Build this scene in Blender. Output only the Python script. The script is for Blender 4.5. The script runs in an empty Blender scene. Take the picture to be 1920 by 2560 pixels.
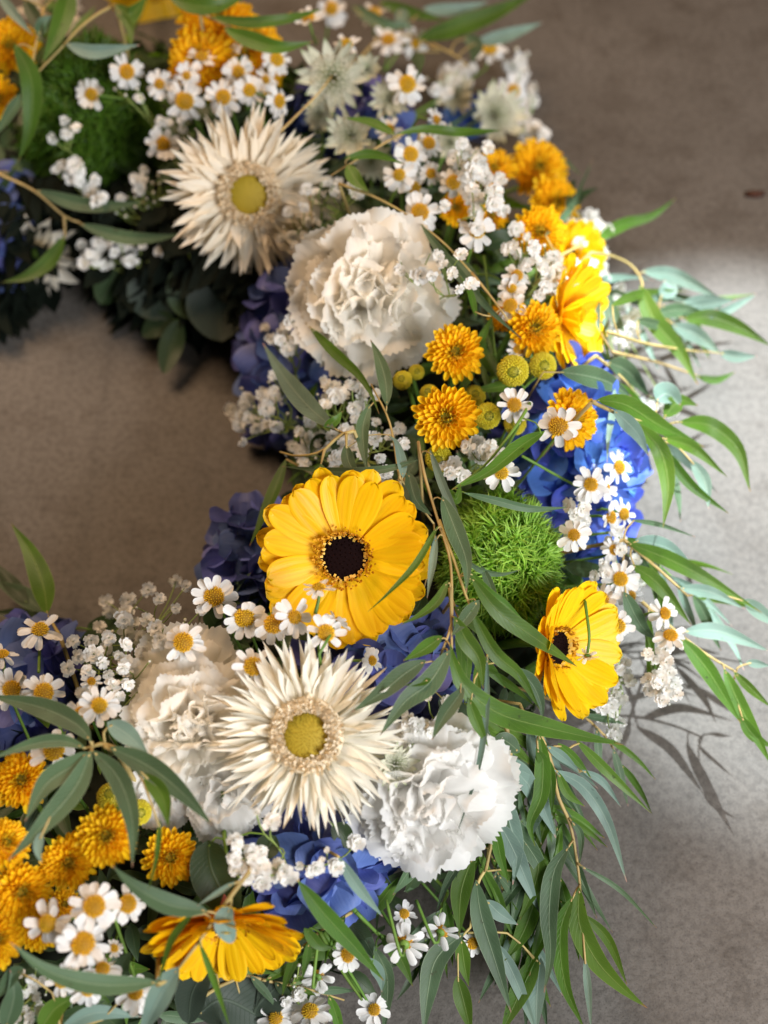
import bpy, math, random
import numpy as np
from mathutils import Vector, Matrix
R_ = math.radians
rnd = random.Random(7)
sc = bpy.context.scene
col = sc.collection

# ---------------------------------------------------------------- camera
PITCH = 60.0
CAM = Vector((0, 0, 0.70))
FPX = 3015.0                       # focal length in photograph pixels
cd = bpy.data.cameras.new('camera'); cam = bpy.data.objects.new('camera', cd); col.objects.link(cam)
cam.location = CAM; cam.rotation_euler = (R_(90 - PITCH), 0, 0)
cd.sensor_fit = 'VERTICAL'; cd.sensor_height = 24; cd.sensor_width = 18
cd.lens = 24 * FPX / 2560.0
cd.clip_start = 0.02; cd.clip_end = 50
cd.dof.use_dof = True; cd.dof.focus_distance = 0.625; cd.dof.aperture_fstop = 2.8
sc.camera = cam

# ---------------------------------------------------------------- world, lamps, exposure
w = bpy.data.worlds.new('World'); sc.world = w; w.use_nodes = True
bg = w.node_tree.nodes['Background']
bg.inputs[0].default_value = (1.0, 0.86, 0.72, 1); bg.inputs[1].default_value = 0.02

def aim(o, target):
    o.rotation_euler = (Vector(target) - o.location).to_track_quat('-Z', 'Y').to_euler()

def area(name, loc, target, sx, sy, power, colr):
    l = bpy.data.lights.new(name, 'AREA'); l.shape = 'RECTANGLE'; l.size = sx; l.size_y = sy
    l.energy = power; l.color = colr
    o = bpy.data.objects.new(name, l); col.objects.link(o); o.location = loc; aim(o, target); return o

# cool daylight from an opening on the right, a beam of sun, and warm light of the room
area('daylight_opening', (0.85, -0.55, 0.95), (0.10, 0.22, 0.06), 0.8, 0.6, 37, (0.97, 0.98, 1.0))
area('warm_room_light', (-0.75, 1.25, 1.55), (-0.1, 0.45, 0.06), 0.8, 0.8, 33, (1.0, 0.68, 0.42))
sl = bpy.data.lights.new('sun_beam', 'SPOT'); sl.energy = 1480; sl.color = (0.87, 0.96, 1.0)
sl.spot_size = R_(7.2); sl.spot_blend = 0.14; sl.shadow_soft_size = 0.03
so = bpy.data.objects.new('sun_beam', sl); col.objects.link(so)
so.location = (1.0, 1.75, 2.55); aim(so, (0.31, 0.395, 0.0)); so.scale = (1.5, 1, 1)
sc.view_settings.view_transform = 'Standard'; sc.view_settings.look = 'None'
sc.view_settings.exposure = 0.0; sc.view_settings.gamma = 1.0

# ---------------------------------------------------------------- where things are
FW = Vector((0, math.cos(R_(PITCH)), -math.sin(R_(PITCH))))
UP = Vector((0, math.sin(R_(PITCH)), math.cos(R_(PITCH))))
RT = Vector((1, 0, 0))
RC = (-0.24, 0.43); RR = 0.285; RA = 0.118; RH = 0.11

def hf(x, y):                      # height of the body of flowers over the ring
    r = math.hypot(x - RC[0], y - RC[1])
    return RH * math.exp(-abs((r - RR) / RA) ** 3.2)

def P(px, py, off=0.0):            # the point seen at a photograph pixel, 'off' above the ring's surface
    d = RT * ((px - 960) / FPX) + UP * ((1280 - py) / FPX) + FW
    t = 0.3; pt = t
    while t < 3:
        q = CAM + d * t
        if q.z <= hf(q.x, q.y) + off:
            lo, hi = pt, t
            for _ in range(14):
                m = (lo + hi) / 2; q = CAM + d * m
                if q.z <= hf(q.x, q.y) + off: hi = m
                else: lo = m
            return CAM + d * hi
        pt = t; t += 0.006
    return CAM + d * 1.0

def depth(p): return (p - CAM).dot(FW)
def m_px(p): return depth(p) / FPX      # metres for one pixel at p
def tocam(p): return (CAM - p).normalized()

def frame(p, n, spin=0.0):         # matrix at p whose Z is n given in the viewer's frame
    z0 = tocam(p); x0 = (RT - z0 * RT.dot(z0)).normalized(); y0 = z0.cross(x0)
    nx, ny = n[:2]; l = math.hypot(nx, ny)
    if l > 0.999: nx, ny = nx / l * 0.999, ny / l * 0.999
    nz = math.sqrt(max(0, 1 - nx * nx - ny * ny))
    if n[2:]: nz = n[2]
    z = (x0 * nx + y0 * ny + z0 * nz).normalized()
    x = (x0 - z * x0.dot(z)).normalized(); y = z.cross(x)
    m = Matrix((x, y, z)).transposed().to_4x4()
    m = Matrix.Translation(p) @ m @ Matrix.Rotation(spin, 4, 'Z')
    return m

def core(p, k=0.055):              # a point inside the ring below p
    dx, dy = p.x - RC[0], p.y - RC[1]; r = math.hypot(dx, dy)
    rr = RR + max(-0.06, min(0.06, (r - RR) * 0.5))
    return Vector((RC[0] + dx / r * rr, RC[1] + dy / r * rr, k))

# ---------------------------------------------------------------- materials
def mat(name, base, rough=0.55, trans=0.0, tcol=None, vary=0.12, streak=None, bump=0.0, tip=None, base2=None, spec=0.3, rib=None, noise=0, speck=None, sheen=0.0):
    m = bpy.data.materials.new(name); m.use_nodes = True
    nt = m.node_tree; N = nt.nodes; L = nt.links; N.clear()
    out = N.new('ShaderNodeOutputMaterial'); b = N.new('ShaderNodeBsdfPrincipled')
    b.inputs['Roughness'].default_value = rough; b.inputs['Specular IOR Level'].default_value = spec
    if sheen: b.inputs['Sheen Weight'].default_value = sheen
    rgb = N.new('ShaderNodeRGB'); rgb.outputs[0].default_value = (*base, 1); c = rgb.outputs[0]
    uv = N.new('ShaderNodeUVMap'); uv.uv_map = 'UVMap'
    sep = N.new('ShaderNodeSeparateXYZ'); L.new(uv.outputs[0], sep.inputs[0])
    def mixc(fac, a, bcol):
        mx = N.new('ShaderNodeMix'); mx.data_type = 'RGBA'
        L.new(fac, mx.inputs[0]); L.new(a, mx.inputs[6])
        if isinstance(bcol, tuple): mx.inputs[7].default_value = (*bcol, 1)
        else: L.new(bcol, mx.inputs[7])
        return mx.outputs[2]
    def ramp(inp, a, bb, va=0.0, vb=1.0):
        r = N.new('ShaderNodeMapRange'); L.new(inp, r.inputs[0])
        r.inputs[1].default_value = a; r.inputs[2].default_value = bb
        r.inputs[3].default_value = va; r.inputs[4].default_value = vb; r.interpolation_type = 'SMOOTHSTEP'
        return r.outputs[0]
    if base2:                      # colour at the foot of a petal: (colour, how far along)
        c = mixc(ramp(sep.outputs[0], base2[1], 0.0), c, base2[0])
    if tip:
        c = mixc(ramp(sep.outputs[0], tip[1], 1.0), c, tip[0])
    geo = N.new('ShaderNodeTexCoord')
    if noise:
        nz = N.new('ShaderNodeTexNoise'); nz.inputs['Scale'].default_value = noise; nz.inputs['Detail'].default_value = 3
        L.new(geo.outputs['Object'], nz.inputs['Vector'])
        c = mixc(ramp(nz.outputs[0], 0.38, 0.68, 0, 0.75), c, tuple(x * 0.60 for x in base))
    h = None
    if streak:                     # fine veins along the length
        mp = N.new('ShaderNodeMapping'); mp.inputs['Scale'].default_value = (1.5, streak[0], 1)
        L.new(uv.outputs[0], mp.inputs[0])
        ns = N.new('ShaderNodeTexNoise'); ns.inputs['Scale'].default_value = 1; ns.inputs['Detail'].default_value = 3
        L.new(mp.outputs[0], ns.inputs['Vector']); h = ns.outputs[0]
        c = mixc(ramp(h, 0.4, 0.7, 0, streak[2]), c, streak[1])
    if rib:                        # midrib and side veins
        a = N.new('ShaderNodeMath'); a.operation = 'SUBTRACT'; L.new(sep.outputs[1], a.inputs[0]); a.inputs[1].default_value = 0.5
        ab = N.new('ShaderNodeMath'); ab.operation = 'ABSOLUTE'; L.new(a.outputs[0], ab.inputs[0])
        f1 = ramp(ab.outputs[0], 0.032, 0.010, 0, 0.7)
        w1 = N.new('ShaderNodeMath'); w1.operation = 'MULTIPLY_ADD'; L.new(sep.outputs[0], w1.inputs[0]); w1.inputs[1].default_value = 17
        m2 = N.new('ShaderNodeMath'); m2.operation = 'MULTIPLY'; L.new(ab.outputs[0], m2.inputs[0]); m2.inputs[1].default_value = -5
        L.new(m2.outputs[0], w1.inputs[2])
        fr = N.new('ShaderNodeMath'); fr.operation = 'FRACT'; L.new(w1.outputs[0], fr.inputs[0])
        f2 = ramp(fr.outputs[0], 0.12, 0.0, 0, 0.34)
        f3 = ramp(ab.outputs[0], 0.46, 0.5, 0, 0.75)
        mx = N.new('ShaderNodeMath'); mx.operation = 'MAXIMUM'; L.new(f1, mx.inputs[0]); L.new(f2, mx.inputs[1])
        mx2 = N.new('ShaderNodeMath'); mx2.operation = 'MAXIMUM'; L.new(mx.outputs[0], mx2.inputs[0]); L.new(f3, mx2.inputs[1])
        c = mixc(mx2.outputs[0], c, rib)
        h = mx.outputs[0]
    if speck:                      # small blemishes
        ns = N.new('ShaderNodeTexNoise'); ns.inputs['Scale'].default_value = speck[0]; ns.inputs['Detail'].default_value = 2
        L.new(geo.outputs['Object'], ns.inputs['Vector'])
        c = mixc(ramp(ns.outputs[0], speck[2], speck[2] + 0.06), c, speck[1])
    if vary:
        oi = N.new('ShaderNodeObjectInfo')
        hs = N.new('ShaderNodeHueSaturation'); L.new(c, hs.inputs['Color'])
        L.new(ramp(oi.outputs['Random'], 0, 1, 1 - vary, 1 + vary * 0.6), hs.inputs['Value'])
        ml = N.new('ShaderNodeMath'); ml.operation = 'MULTIPLY'; L.new(oi.outputs['Random'], ml.inputs[0]); ml.inputs[1].default_value = 7.31
        f = N.new('ShaderNodeMath'); f.operation = 'FRACT'; L.new(ml.outputs[0], f.inputs[0])
        L.new(ramp(f.outputs[0], 0, 1, 0.5 - vary * 0.045, 0.5 + vary * 0.045), hs.inputs['Hue'])
        c = hs.outputs[0]
    L.new(c, b.inputs['Base Color'])
    if bump and h is not None:
        bp = N.new('ShaderNodeBump'); bp.inputs['Strength'].default_value = bump; bp.inputs['Distance'].default_value = 0.0006
        L.new(h, bp.inputs['Height']); L.new(bp.outputs[0], b.inputs['Normal'])
    if trans > 0:
        t = N.new('ShaderNodeBsdfTranslucent')
        if tcol: t.inputs[0].default_value = (*tcol, 1)
        else: L.new(c, t.inputs[0])
        ms = N.new('ShaderNodeMixShader'); ms.inputs[0].default_value = trans
        L.new(b.outputs[0], ms.inputs[1]); L.new(t.outputs[0], ms.inputs[2]); L.new(ms.outputs[0], out.inputs[0])
    else: L.new(b.outputs[0], out.inputs[0])
    return m

M = {
 'daisy': mat('daisy_petal', (.90, .89, .87), .55, .35, vary=.05, streak=(9, (.70, .69, .66), .5), bump=.5),
 'daisy_disc': mat('daisy_disc', (.74, .43, .012), .6, 0, vary=.12, base2=((.50, .35, .02), .5)),
 'daisy_bed': mat('daisy_disc_bed', (.30, .15, .006), .7, 0, vary=.1),
 'gerb': mat('yellow_gerbera_petal', (.93, .58, .004), .45, .30, (.95, .56, .01), .06, (7, (.80, .38, .002), .5), .5, base2=((.80, .40, .003), .3)),
 'gerbo': mat('golden_gerbera_petal', (.94, .66, .008), .45, .30, (1, .6, .01), .06, (7, (.84, .45, .003), .5), .5, base2=((.88, .36, .003), .4)),
 'dark_disc': mat('dark_disc', (.007, .002, .002), .9, 0, vary=0, spec=.08),
 'ring': mat('floret_ring', (.66, .31, .015), .6, .1, vary=0),
 'anther': mat('anther', (.72, .44, .08), .6, 0, vary=0),
 'cream': mat('cream_petal', (.90, .86, .75), .5, .34, (.92, .88, .74), .05, (8, (.87, .82, .68), .5), .35, base2=((.80, .72, .48), .3)),
 'creamw': mat('warm_cream_petal', (.91, .85, .73), .5, .36, (.92, .85, .68), .05, (8, (.76, .58, .36), .5), .7, base2=((.72, .52, .26), .35)),
 'tan_ring': mat('tan_floret_ring', (.90, .78, .58), .7, .3, vary=0),
 'olive': mat('olive_disc', (.34, .24, .015), .65, 0, vary=0),
 'carn': mat('carnation_petal', (.93, .92, .90), .6, .58, (.92, .91, .88), .04, (14, (.88, .87, .84), .5), .2),
 'carnw': mat('ivory_carnation_petal', (.95, .93, .88), .6, .58, (.95, .92, .85), .04, (14, (.90, .87, .80), .5), .2),
 'mum': mat('chrysanthemum_petal', (.94, .64, .014), .45, .30, (.95, .55, .01), .09, (5, (.86, .42, .004), .3), .3, tip=((.95, .64, .02), .55), base2=((.86, .44, .006), .5)),
 'mumbed': mat('chrysanthemum_bed', (.55, .25, .004), .8, 0, vary=0),  # toned dark so the gaps between petals carry painted shade
 'mumg': mat('chrysanthemum_inner_petal', (.70, .43, .012), .45, .15, None, .09, (5, (.55, .36, .012), .5), .8),
 'bud': mat('chrysanthemum_bud', (.50, .42, .02), .5, 0, vary=.1),
 'budg': mat('bud_heart', (.13, .17, .012), .5, 0, vary=.1),
 'blue': mat('blue_hydrangea_petal', (.085, .165, .58), .5, .28, (.10, .20, .75), .38, (12, (.10, .22, .75), .5), .5, base2=((.16, .27, .70), .3)),
 'violet': mat('shaded_violet_hydrangea_petal', (.095, .125, .36), .5, .25, (.15, .17, .5), .36, (12, (.16, .19, .42), .5), .5, base2=((.04, .06, .30), .3)),  # copy of the blue petal, more violet, with shade put into its tone
 'peri': mat('periwinkle_hydrangea_petal', (.115, .165, .46), .5, .25, (.13, .19, .6), .25, (12, (.18, .24, .58), .5), .5, base2=((.05, .08, .34), .3)),
 'balld': mat('shaded_dianthus_blade', (.065, .15, .012), .5, .2, (.10, .25, .02), .1, noise=25),  # darkened copy of the green ball blades, shade put into the colour
 'hyc': mat('hydrangea_eye', (.30, .34, .60), .5, 0, vary=.1),
 'green': mat('green_eucalyptus_leaf', (.074, .160, .016), .48, .30, (.18, .42, .012), .22, None, .6, tip=((.35, .12, .06), .935), rib=(.22, .30, .08), spec=.4, noise=38, speck=(260, (.03, .04, .01), .70)),
 'grey': mat('grey_green_eucalyptus_leaf', (.072, .125, .062), .5, .15, (.16, .30, .10), .16, None, .5, tip=((.42, .17, .12), .935), rib=(.22, .28, .17), noise=38, speck=(240, (.05, .06, .03), .70)),
 'teal': mat('pale_eucalyptus_leaf', (.175, .265, .215), .5, .15, (.18, .34, .20), .14, None, .4, tip=((.52, .22, .18), .935), rib=(.30, .38, .30), noise=38, speck=(240, (.08, .12, .09), .71)),
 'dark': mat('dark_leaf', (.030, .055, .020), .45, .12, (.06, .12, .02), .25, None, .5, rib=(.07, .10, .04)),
 'deep': mat('shade_black_leaf', (.005, .008, .005), .8, 0, vary=0, spec=.1),  # shade of the hollow put into the leaf colour
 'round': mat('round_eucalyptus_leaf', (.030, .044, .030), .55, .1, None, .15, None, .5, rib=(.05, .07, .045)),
 'tan': mat('tan_stem', (.46, .34, .13), .55, 0, vary=.15, noise=60),
 'stem': mat('green_stem', (.12, .22, .035), .5, 0, vary=.2),
 'pinkstem': mat('red_stem', (.30, .08, .07), .5, 0, vary=.1),
 'gyp': mat('gypsophila_petal', (.92, .91, .88), .6, .42, vary=.05),
 'gypg': mat('gypsophila_green', (.26, .34, .09), .5, 0, vary=.15),
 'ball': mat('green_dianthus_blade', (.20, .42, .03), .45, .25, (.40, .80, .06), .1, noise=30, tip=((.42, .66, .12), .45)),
 'ballcore': mat('green_dianthus_heart', (.02, .05, .008), .8, 0, vary=0),
 'astr': mat('astrantia_bract', (.68, .66, .52), .55, .25, None, .08, (10, (.40, .44, .28), .7), .4, tip=((.30, .40, .18), .8)),
 'astrf': mat('astrantia_floret', (.70, .68, .58), .6, .1, vary=.05),
 'astrg': mat('astrantia_thread', (.28, .33, .16), .6, 0, vary=.05),
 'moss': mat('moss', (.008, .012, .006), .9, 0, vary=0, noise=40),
}

# ground: trowelled concrete
def concrete():
    m = bpy.data.materials.new('concrete'); m.use_nodes = True; nt = m.node_tree; N = nt.nodes; L = nt.links
    b = N['Principled BSDF']; b.inputs['Roughness'].default_value = .62; b.inputs['Specular IOR Level'].default_value = .35
    tc = N.new('ShaderNodeTexCoord')
    def noise(s, d, r=.55):
        n = N.new('ShaderNodeTexNoise'); n.inputs['Scale'].default_value = s; n.inputs['Detail'].default_value = d; n.inputs['Roughness'].default_value = r
        L.new(tc.outputs['Object'], n.inputs['Vector']); return n.outputs[0]
    def cr(inp, stops):
        r = N.new('ShaderNodeValToRGB'); L.new(inp, r.inputs[0]); e = r.color_ramp.elements
        e[0].position, e[0].color = stops[0][0], (*stops[0][1], 1); e[1].position, e[1].color = stops[-1][0], (*stops[-1][1], 1)
        for p_, c_ in stops[1:-1]:
            k = e.new(p_); k.color = (*c_, 1)
        return r.outputs[0]
    def mul(a, bb, f=1.0):
        x = N.new('ShaderNodeMix'); x.data_type = 'RGBA'; x.blend_type = 'MULTIPLY'; x.inputs[0].default_value = f
        L.new(a, x.inputs[6]); L.new(bb, x.inputs[7]); return x.outputs[2]
    c = cr(noise(5, 6), [(.3, (.088, .077, .067)), (.7, (.142, .128, .115))])
    c = mul(c, cr(noise(900, 2), [(.30, (.62, .61, .60)), (.46, (1, 1, 1)), (.8, (1.0, 1, 1))]))
    c = mul(c, cr(noise(230, 4, .7), [(.33, (.66, .65, .64)), (.58, (1.06, 1.06, 1.06))]))
    c = mul(c, cr(noise(28, 4, .6), [(.28, (.72, .69, .66)), (.5, (1, 1, 1))]))
    sx = N.new('ShaderNodeSeparateXYZ'); L.new(tc.outputs['Object'], sx.inputs[0])
    wn = N.new('ShaderNodeMath'); wn.operation = 'MULTIPLY_ADD'; L.new(noise(14, 3), wn.inputs[0]); wn.inputs[1].default_value = .02; L.new(sx.outputs[0], wn.inputs[2])
    for x0, st in ((-.188, .84), (-.115, .93)):   # faint lines left by the formwork
        s = N.new('ShaderNodeMath'); s.operation = 'SUBTRACT'; L.new(wn.outputs[0], s.inputs[0]); s.inputs[1].default_value = x0
        a = N.new('ShaderNodeMath'); a.operation = 'ABSOLUTE'; L.new(s.outputs[0], a.inputs[0])
        c = mul(c, cr(a.outputs[0], [(.0, (st, st, st)), (.006, (1, 1, 1))]))
    L.new(c, b.inputs['Base Color'])
    bp = N.new('ShaderNodeBump'); bp.inputs['Strength'].default_value = .35; bp.inputs['Distance'].default_value = .0012
    L.new(noise(420, 4, .7), bp.inputs['Height']); L.new(bp.outputs[0], b.inputs['Normal'])
    return m

# ---------------------------------------------------------------- mesh helpers
class MB:
    def __init__(s): s.v = []; s.f = []; s.uv = []; s.mi = []; s.n = 0
    def add(s, v, f, uv=None, mi=0):
        v = np.asarray(v, float).reshape(-1, 3)
        s.v.append(v); o = s.n; s.n += len(v)
        s.f += [tuple(i + o for i in q) for q in f]; s.mi += [mi] * len(f)
        s.uv.append(np.zeros((len(v), 2)) if uv is None else np.asarray(uv, float).reshape(-1, 2))
    def mesh(s, name, mats, smooth=True):
        me = bpy.data.meshes.new(name)
        V = np.concatenate(s.v); U = np.concatenate(s.uv)
        me.from_pydata(V.tolist(), [], s.f)
        for m in (mats if isinstance(mats, (list, tuple)) else [mats]): me.materials.append(m)
        me.polygons.foreach_set('material_index', s.mi)
        me.polygons.foreach_set('use_smooth', [smooth] * len(s.f))
        uvl = me.uv_layers.new(name='UVMap')
        li = np.zeros(len(me.loops), dtype=np.int32); me.loops.foreach_get('vertex_index', li)
        uvl.data.foreach_set('uv', U[li].ravel())
        me.update(); return me
    def obj(s, name, mats, parent=None, smooth=True):
        return put(name, s.mesh(name, mats, smooth), parent)

def put(name, me, parent=None, m=None):
    o = bpy.data.objects.new(name, me); col.objects.link(o)
    if parent is not None: o.parent = parent
    if m is not None: o.matrix_basis = m
    return o

def thing(name, label, cat, m, group=None):
    o = bpy.data.objects.new(name, None); o.empty_display_size = 0.01; col.objects.link(o)
    o.matrix_basis = m if isinstance(m, Matrix) else Matrix.Translation(m)
    o['label'] = label; o['category'] = cat
    if group: o['group'] = group
    return o

def gridf(nu, nv, flip=False):
    f = []
    for i in range(nu):
        for j in range(nv):
            a = i * (nv + 1) + j
            f.append((a, a + 1, a + nv + 2, a + nv + 1))
    return f

def sm(x): x = np.clip(x, 0, 1); return x * x * (3 - 2 * x)

def prof(kind, u):
    if kind == 'gerb':
        return (.38 + .62 * sm(u / .62)) * np.sqrt(np.clip(1 - (np.clip(u - .74, 0, 1) / .26) ** 2, 0, 1))
    if kind == 'daisy':
        return (.42 + .58 * sm(u / .5)) * np.sqrt(np.clip(1 - (np.clip(u - .80, 0, 1) / .205) ** 2, 0, 1))
    if kind == 'spider':
        return (.45 + .55 * sm(u / .45)) * np.clip(1 - np.clip((u - .45) / .55, 0, 1) ** 1.9, 0, 1)
    if kind == 'mum':
        return (.50 + .50 * sm(u / .7)) * np.sqrt(np.clip(1 - (np.clip(u - .68, 0, 1) / .32) ** 2, 0, 1))
    if kind == 'hyd':
        return np.sqrt(np.clip(1 - ((u - .56) / .56) ** 2, 0, 1)) * np.where(u < .56, .9 + .1 * u, 1) + .06 * (1 - u)
    if kind == 'leaf':
        return np.clip(np.sin(np.pi * np.clip(u, 0, 1) ** .76), 0, 1) ** 1.05 * (1 - .20 * u) * 1.08
    if kind == 'oval':
        return np.clip(np.sin(np.pi * np.clip(u, 0, 1) ** .9), 0, 1) ** .58
    if kind == 'bract':
        return (.5 + .5 * sm(u / .5)) * np.clip(1 - np.clip((u - .5) / .5, 0, 1) ** 1.7, 0, 1)

def petal(name, kind, W, curl=.2, cup=.25, mats=None, nu=9, nv=6, ridge=0, wave=0., notch=0., twist=0., side=0., seed=0, cup2=0., back=0.):
    """a petal of length 1 along +X, face up"""
    rs = np.random.RandomState(seed)
    s = np.linspace(0, 1, nu + 1); s = 1 - (1 - s) ** 1.45
    t = np.linspace(-1, 1, nv + 1)
    u, v = np.meshgrid(s, t, indexing='ij')
    pw = prof(kind, u) * W
    uu = u * (1 - notch * (np.cos(v * np.pi * 2.0) * .5 + .5) * sm((u - .75) / .25) * (np.abs(v) < .99))
    y = v * pw
    z = cup * W * (v * v - .3) * prof(kind, u)
    z += ridge * W * -np.abs(np.sin(v * np.pi * 1.25)) * sm(u / .2) * prof(kind, u)
    z += wave * np.sin(u * 7 + rs.rand() * 6 + v * 1.3) * u * (.4 + .6 * np.abs(v)) * W
    c = curl + cup2 * u
    c = np.where(np.abs(c) < 1e-4, 1e-4, c)
    x = np.sin(c * uu) / c; zz = (1 - np.cos(c * uu)) / c
    nx, nz = -np.sin(c * uu), np.cos(c * uu)
    if twist:
        a = twist * u; y, z = y * np.cos(a) - z * np.sin(a), y * np.sin(a) + z * np.cos(a)
    X = x + nx * z; Z = zz + nz * z; Y = y + side * u * u
    b = MB(); b.add(np.stack([X, Y, Z], -1), gridf(nu, nv), np.stack([u, v * .5 + .5], -1))
    return b.mesh(name, mats)

def cr_spline(pts, n):
    pts = [Vector(p) for p in pts]
    if len(pts) == 2: return [pts[0].lerp(pts[1], i / n) for i in range(n + 1)]
    q = [pts[0] * 2 - pts[1]] + pts + [pts[-1] * 2 - pts[-2]]
    L = [0]
    for i in range(len(pts) - 1): L.append(L[-1] + (pts[i + 1] - pts[i]).length)
    out = []
    for k in range(n + 1):
        d = L[-1] * k / n; i = 0
        while i < len(pts) - 2 and d > L[i + 1]: i += 1
        t = (d - L[i]) / max(1e-9, L[i + 1] - L[i])
        a, b, c, e = q[i], q[i + 1], q[i + 2], q[i + 3]
        out.append(.5 * ((2 * b) + (c - a) * t + (2 * a - 5 * b + 4 * c - e) * t * t + (3 * b - a - 3 * c + e) * t ** 3))
    return out

def tube(b, pts, r0, r1=None, n=6, k=5, mi=0, org=Vector((0, 0, 0))):
    if r1 is None: r1 = r0
    c = cr_spline(pts, n); V = []
    t0 = (c[1] - c[0]).normalized(); ref = Vector((0, 0, 1)) if abs(t0.z) < .9 else Vector((1, 0, 0))
    a = t0.cross(ref).normalized()
    for i, p in enumerate(c):
        t = (c[min(i + 1, n)] - c[max(i - 1, 0)]).normalized()
        a = (a - t * a.dot(t)).normalized(); bb = t.cross(a); r = r0 + (r1 - r0) * i / n
        for j in range(k):
            an = 2 * math.pi * j / k; V.append(p + a * (math.cos(an) * r) + bb * (math.sin(an) * r) - org)
    f = [(i * k + j, i * k + (j + 1) % k, (i + 1) * k + (j + 1) % k, (i + 1) * k + j) for i in range(n) for j in range(k)]
    f.append(tuple(range(k - 1, -1, -1))); f.append(tuple(n * k + j for j in range(k)))
    b.add([tuple(v) for v in V], f, mi=mi)

def dome(b, R, H, nr=6, na=18, mi=0, z0=0., under=0.3):
    V = [(0, 0, z0 + H)]; U = [(0, 0)]
    for i in range(1, nr + 1):
        a = i / nr * math.pi / 2
        for j in range(na):
            th = 2 * math.pi * j / na; V.append((R * math.sin(a) * math.cos(th), R * math.sin(a) * math.sin(th), z0 + H * math.cos(a))); U.append((i / nr, 0))
    V.append((0, 0, z0 - under * R)); U.append((1, 0))
    f = [(0, 1 + j, 1 + (j + 1) % na) for j in range(na)]
    for i in range(nr - 1):
        o = 1 + i * na
        f += [(o + j, o + na + j, o + na + (j + 1) % na, o + (j + 1) % na) for j in range(na)]
    o = 1 + (nr - 1) * na; e = len(V) - 1
    f += [(o + j, e, o + (j + 1) % na) for j in range(na)]
    b.add(V, f, U, mi)

def phyllo(b, n, R, H, size, hgt, r0=0.0, mi=0, k=5, jit=0.0, lean=0.0, seed=1, pw=.5):
    """small blunt buds set in a spiral over a dome"""
    rs = random.Random(seed)
    for i in range(n):
        f = ((i + .5) / n) ** pw; f = math.sqrt(r0 * r0 + (1 - r0 * r0) * f * f)
        th = i * 2.399963 + rs.uniform(-jit, jit)
        a = f * math.pi / 2 * .94; r = R * math.sin(a); z = H * math.cos(a)
        p = Vector((r * math.cos(th), r * math.sin(th), z))
        nrm = Vector((math.sin(a) / R * math.cos(th), math.sin(a) / R * math.sin(th), math.cos(a) / max(H, 1e-4))).normalized()
        nrm = (nrm + Vector((math.cos(th), math.sin(th), 0)) * lean + Vector((rs.uniform(-1, 1), rs.uniform(-1, 1), rs.uniform(-1, 1))) * jit).normalized()
        s = size * rs.uniform(.8, 1.15); h = hgt * rs.uniform(.8, 1.2)
        ax = nrm.orthogonal().normalized(); ay = nrm.cross(ax)
        V = []
        for rr, hh in ((1, -.2), (.85, .6)):
            for j in range(k):
                an = 2 * math.pi * j / k + th; V.append(tuple(p + (ax * math.cos(an) + ay * math.sin(an)) * s * rr + nrm * h * hh))
        V.append(tuple(p + nrm * h))
        F = [(j, (j + 1) % k, k + (j + 1) % k, k + j) for j in range(k)] + [(k + j, k + (j + 1) % k, 2 * k) for j in range(k)]
        b.add(V, F, [(f, 0)] * len(V), mi)

def PM(az, el, r0=0., z0=0., s=1., roll=0., sy=None):
    S = Matrix.Diagonal((s, sy if sy else s, s, 1))
    return Matrix.Rotation(az, 4, 'Z') @ Matrix.Translation((r0, 0, z0)) @ Matrix.Rotation(-el, 4, 'Y') @ Matrix.Rotation(roll, 4, 'X') @ S

def add_stem(t, p, m, r, mt, to=None, mid=None, name='stem'):
    """a stem from under the head down into the ring (or to a given point)"""
    z = (m.to_3x3() @ Vector((0, 0, 1))).normalized()
    a = p - z * .002; e = to if to is not None else core(p)
    inv = m.inverted(); b = MB()
    L = (e - a).length
    pts = [a, a - z * min(.02, L * .35)] + ([mid] if mid is not None else []) + [e]
    tube(b, [inv @ q for q in pts], r * .9, r, 8, 6)
    return b.obj(name, mt, t)
# ================================================================ flower builders
def jit(a): return rnd.uniform(-a, a)

# ---- daisies
dp = [petal('daisy_petal_mesh', 'daisy', .195 + .018 * (i % 3), curl=[-.15, .12, -.35, .3, -.6, 0][i], cup=.35 if i % 2 else .15, mats=M['daisy'], nu=7, nv=4, ridge=.16, wave=.12, notch=.05, side=[0, .04, -.05, .02, 0, -.03][i], seed=i) for i in range(6)]
_b = MB(); dome(_b, .30, .20, 5, 16, 1); phyllo(_b, 96, .31, .21, .023, .05, jit=.07)
disc_me = _b.mesh('daisy_disc_mesh', [M['daisy_disc'], M['daisy_bed']])
_b = MB(); dome(_b, .26, .26, 5, 14, 1); phyllo(_b, 76, .27, .27, .022, .05, jit=.07)
disc_me2 = _b.mesh('daisy_disc_tall_mesh', [M['daisy_disc'], M['daisy_bed']])
_b = MB(); dome(_b, .24, -.16, 4, 12, under=0)
calyx_me = _b.mesh('daisy_calyx_mesh', M['stem'])

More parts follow.
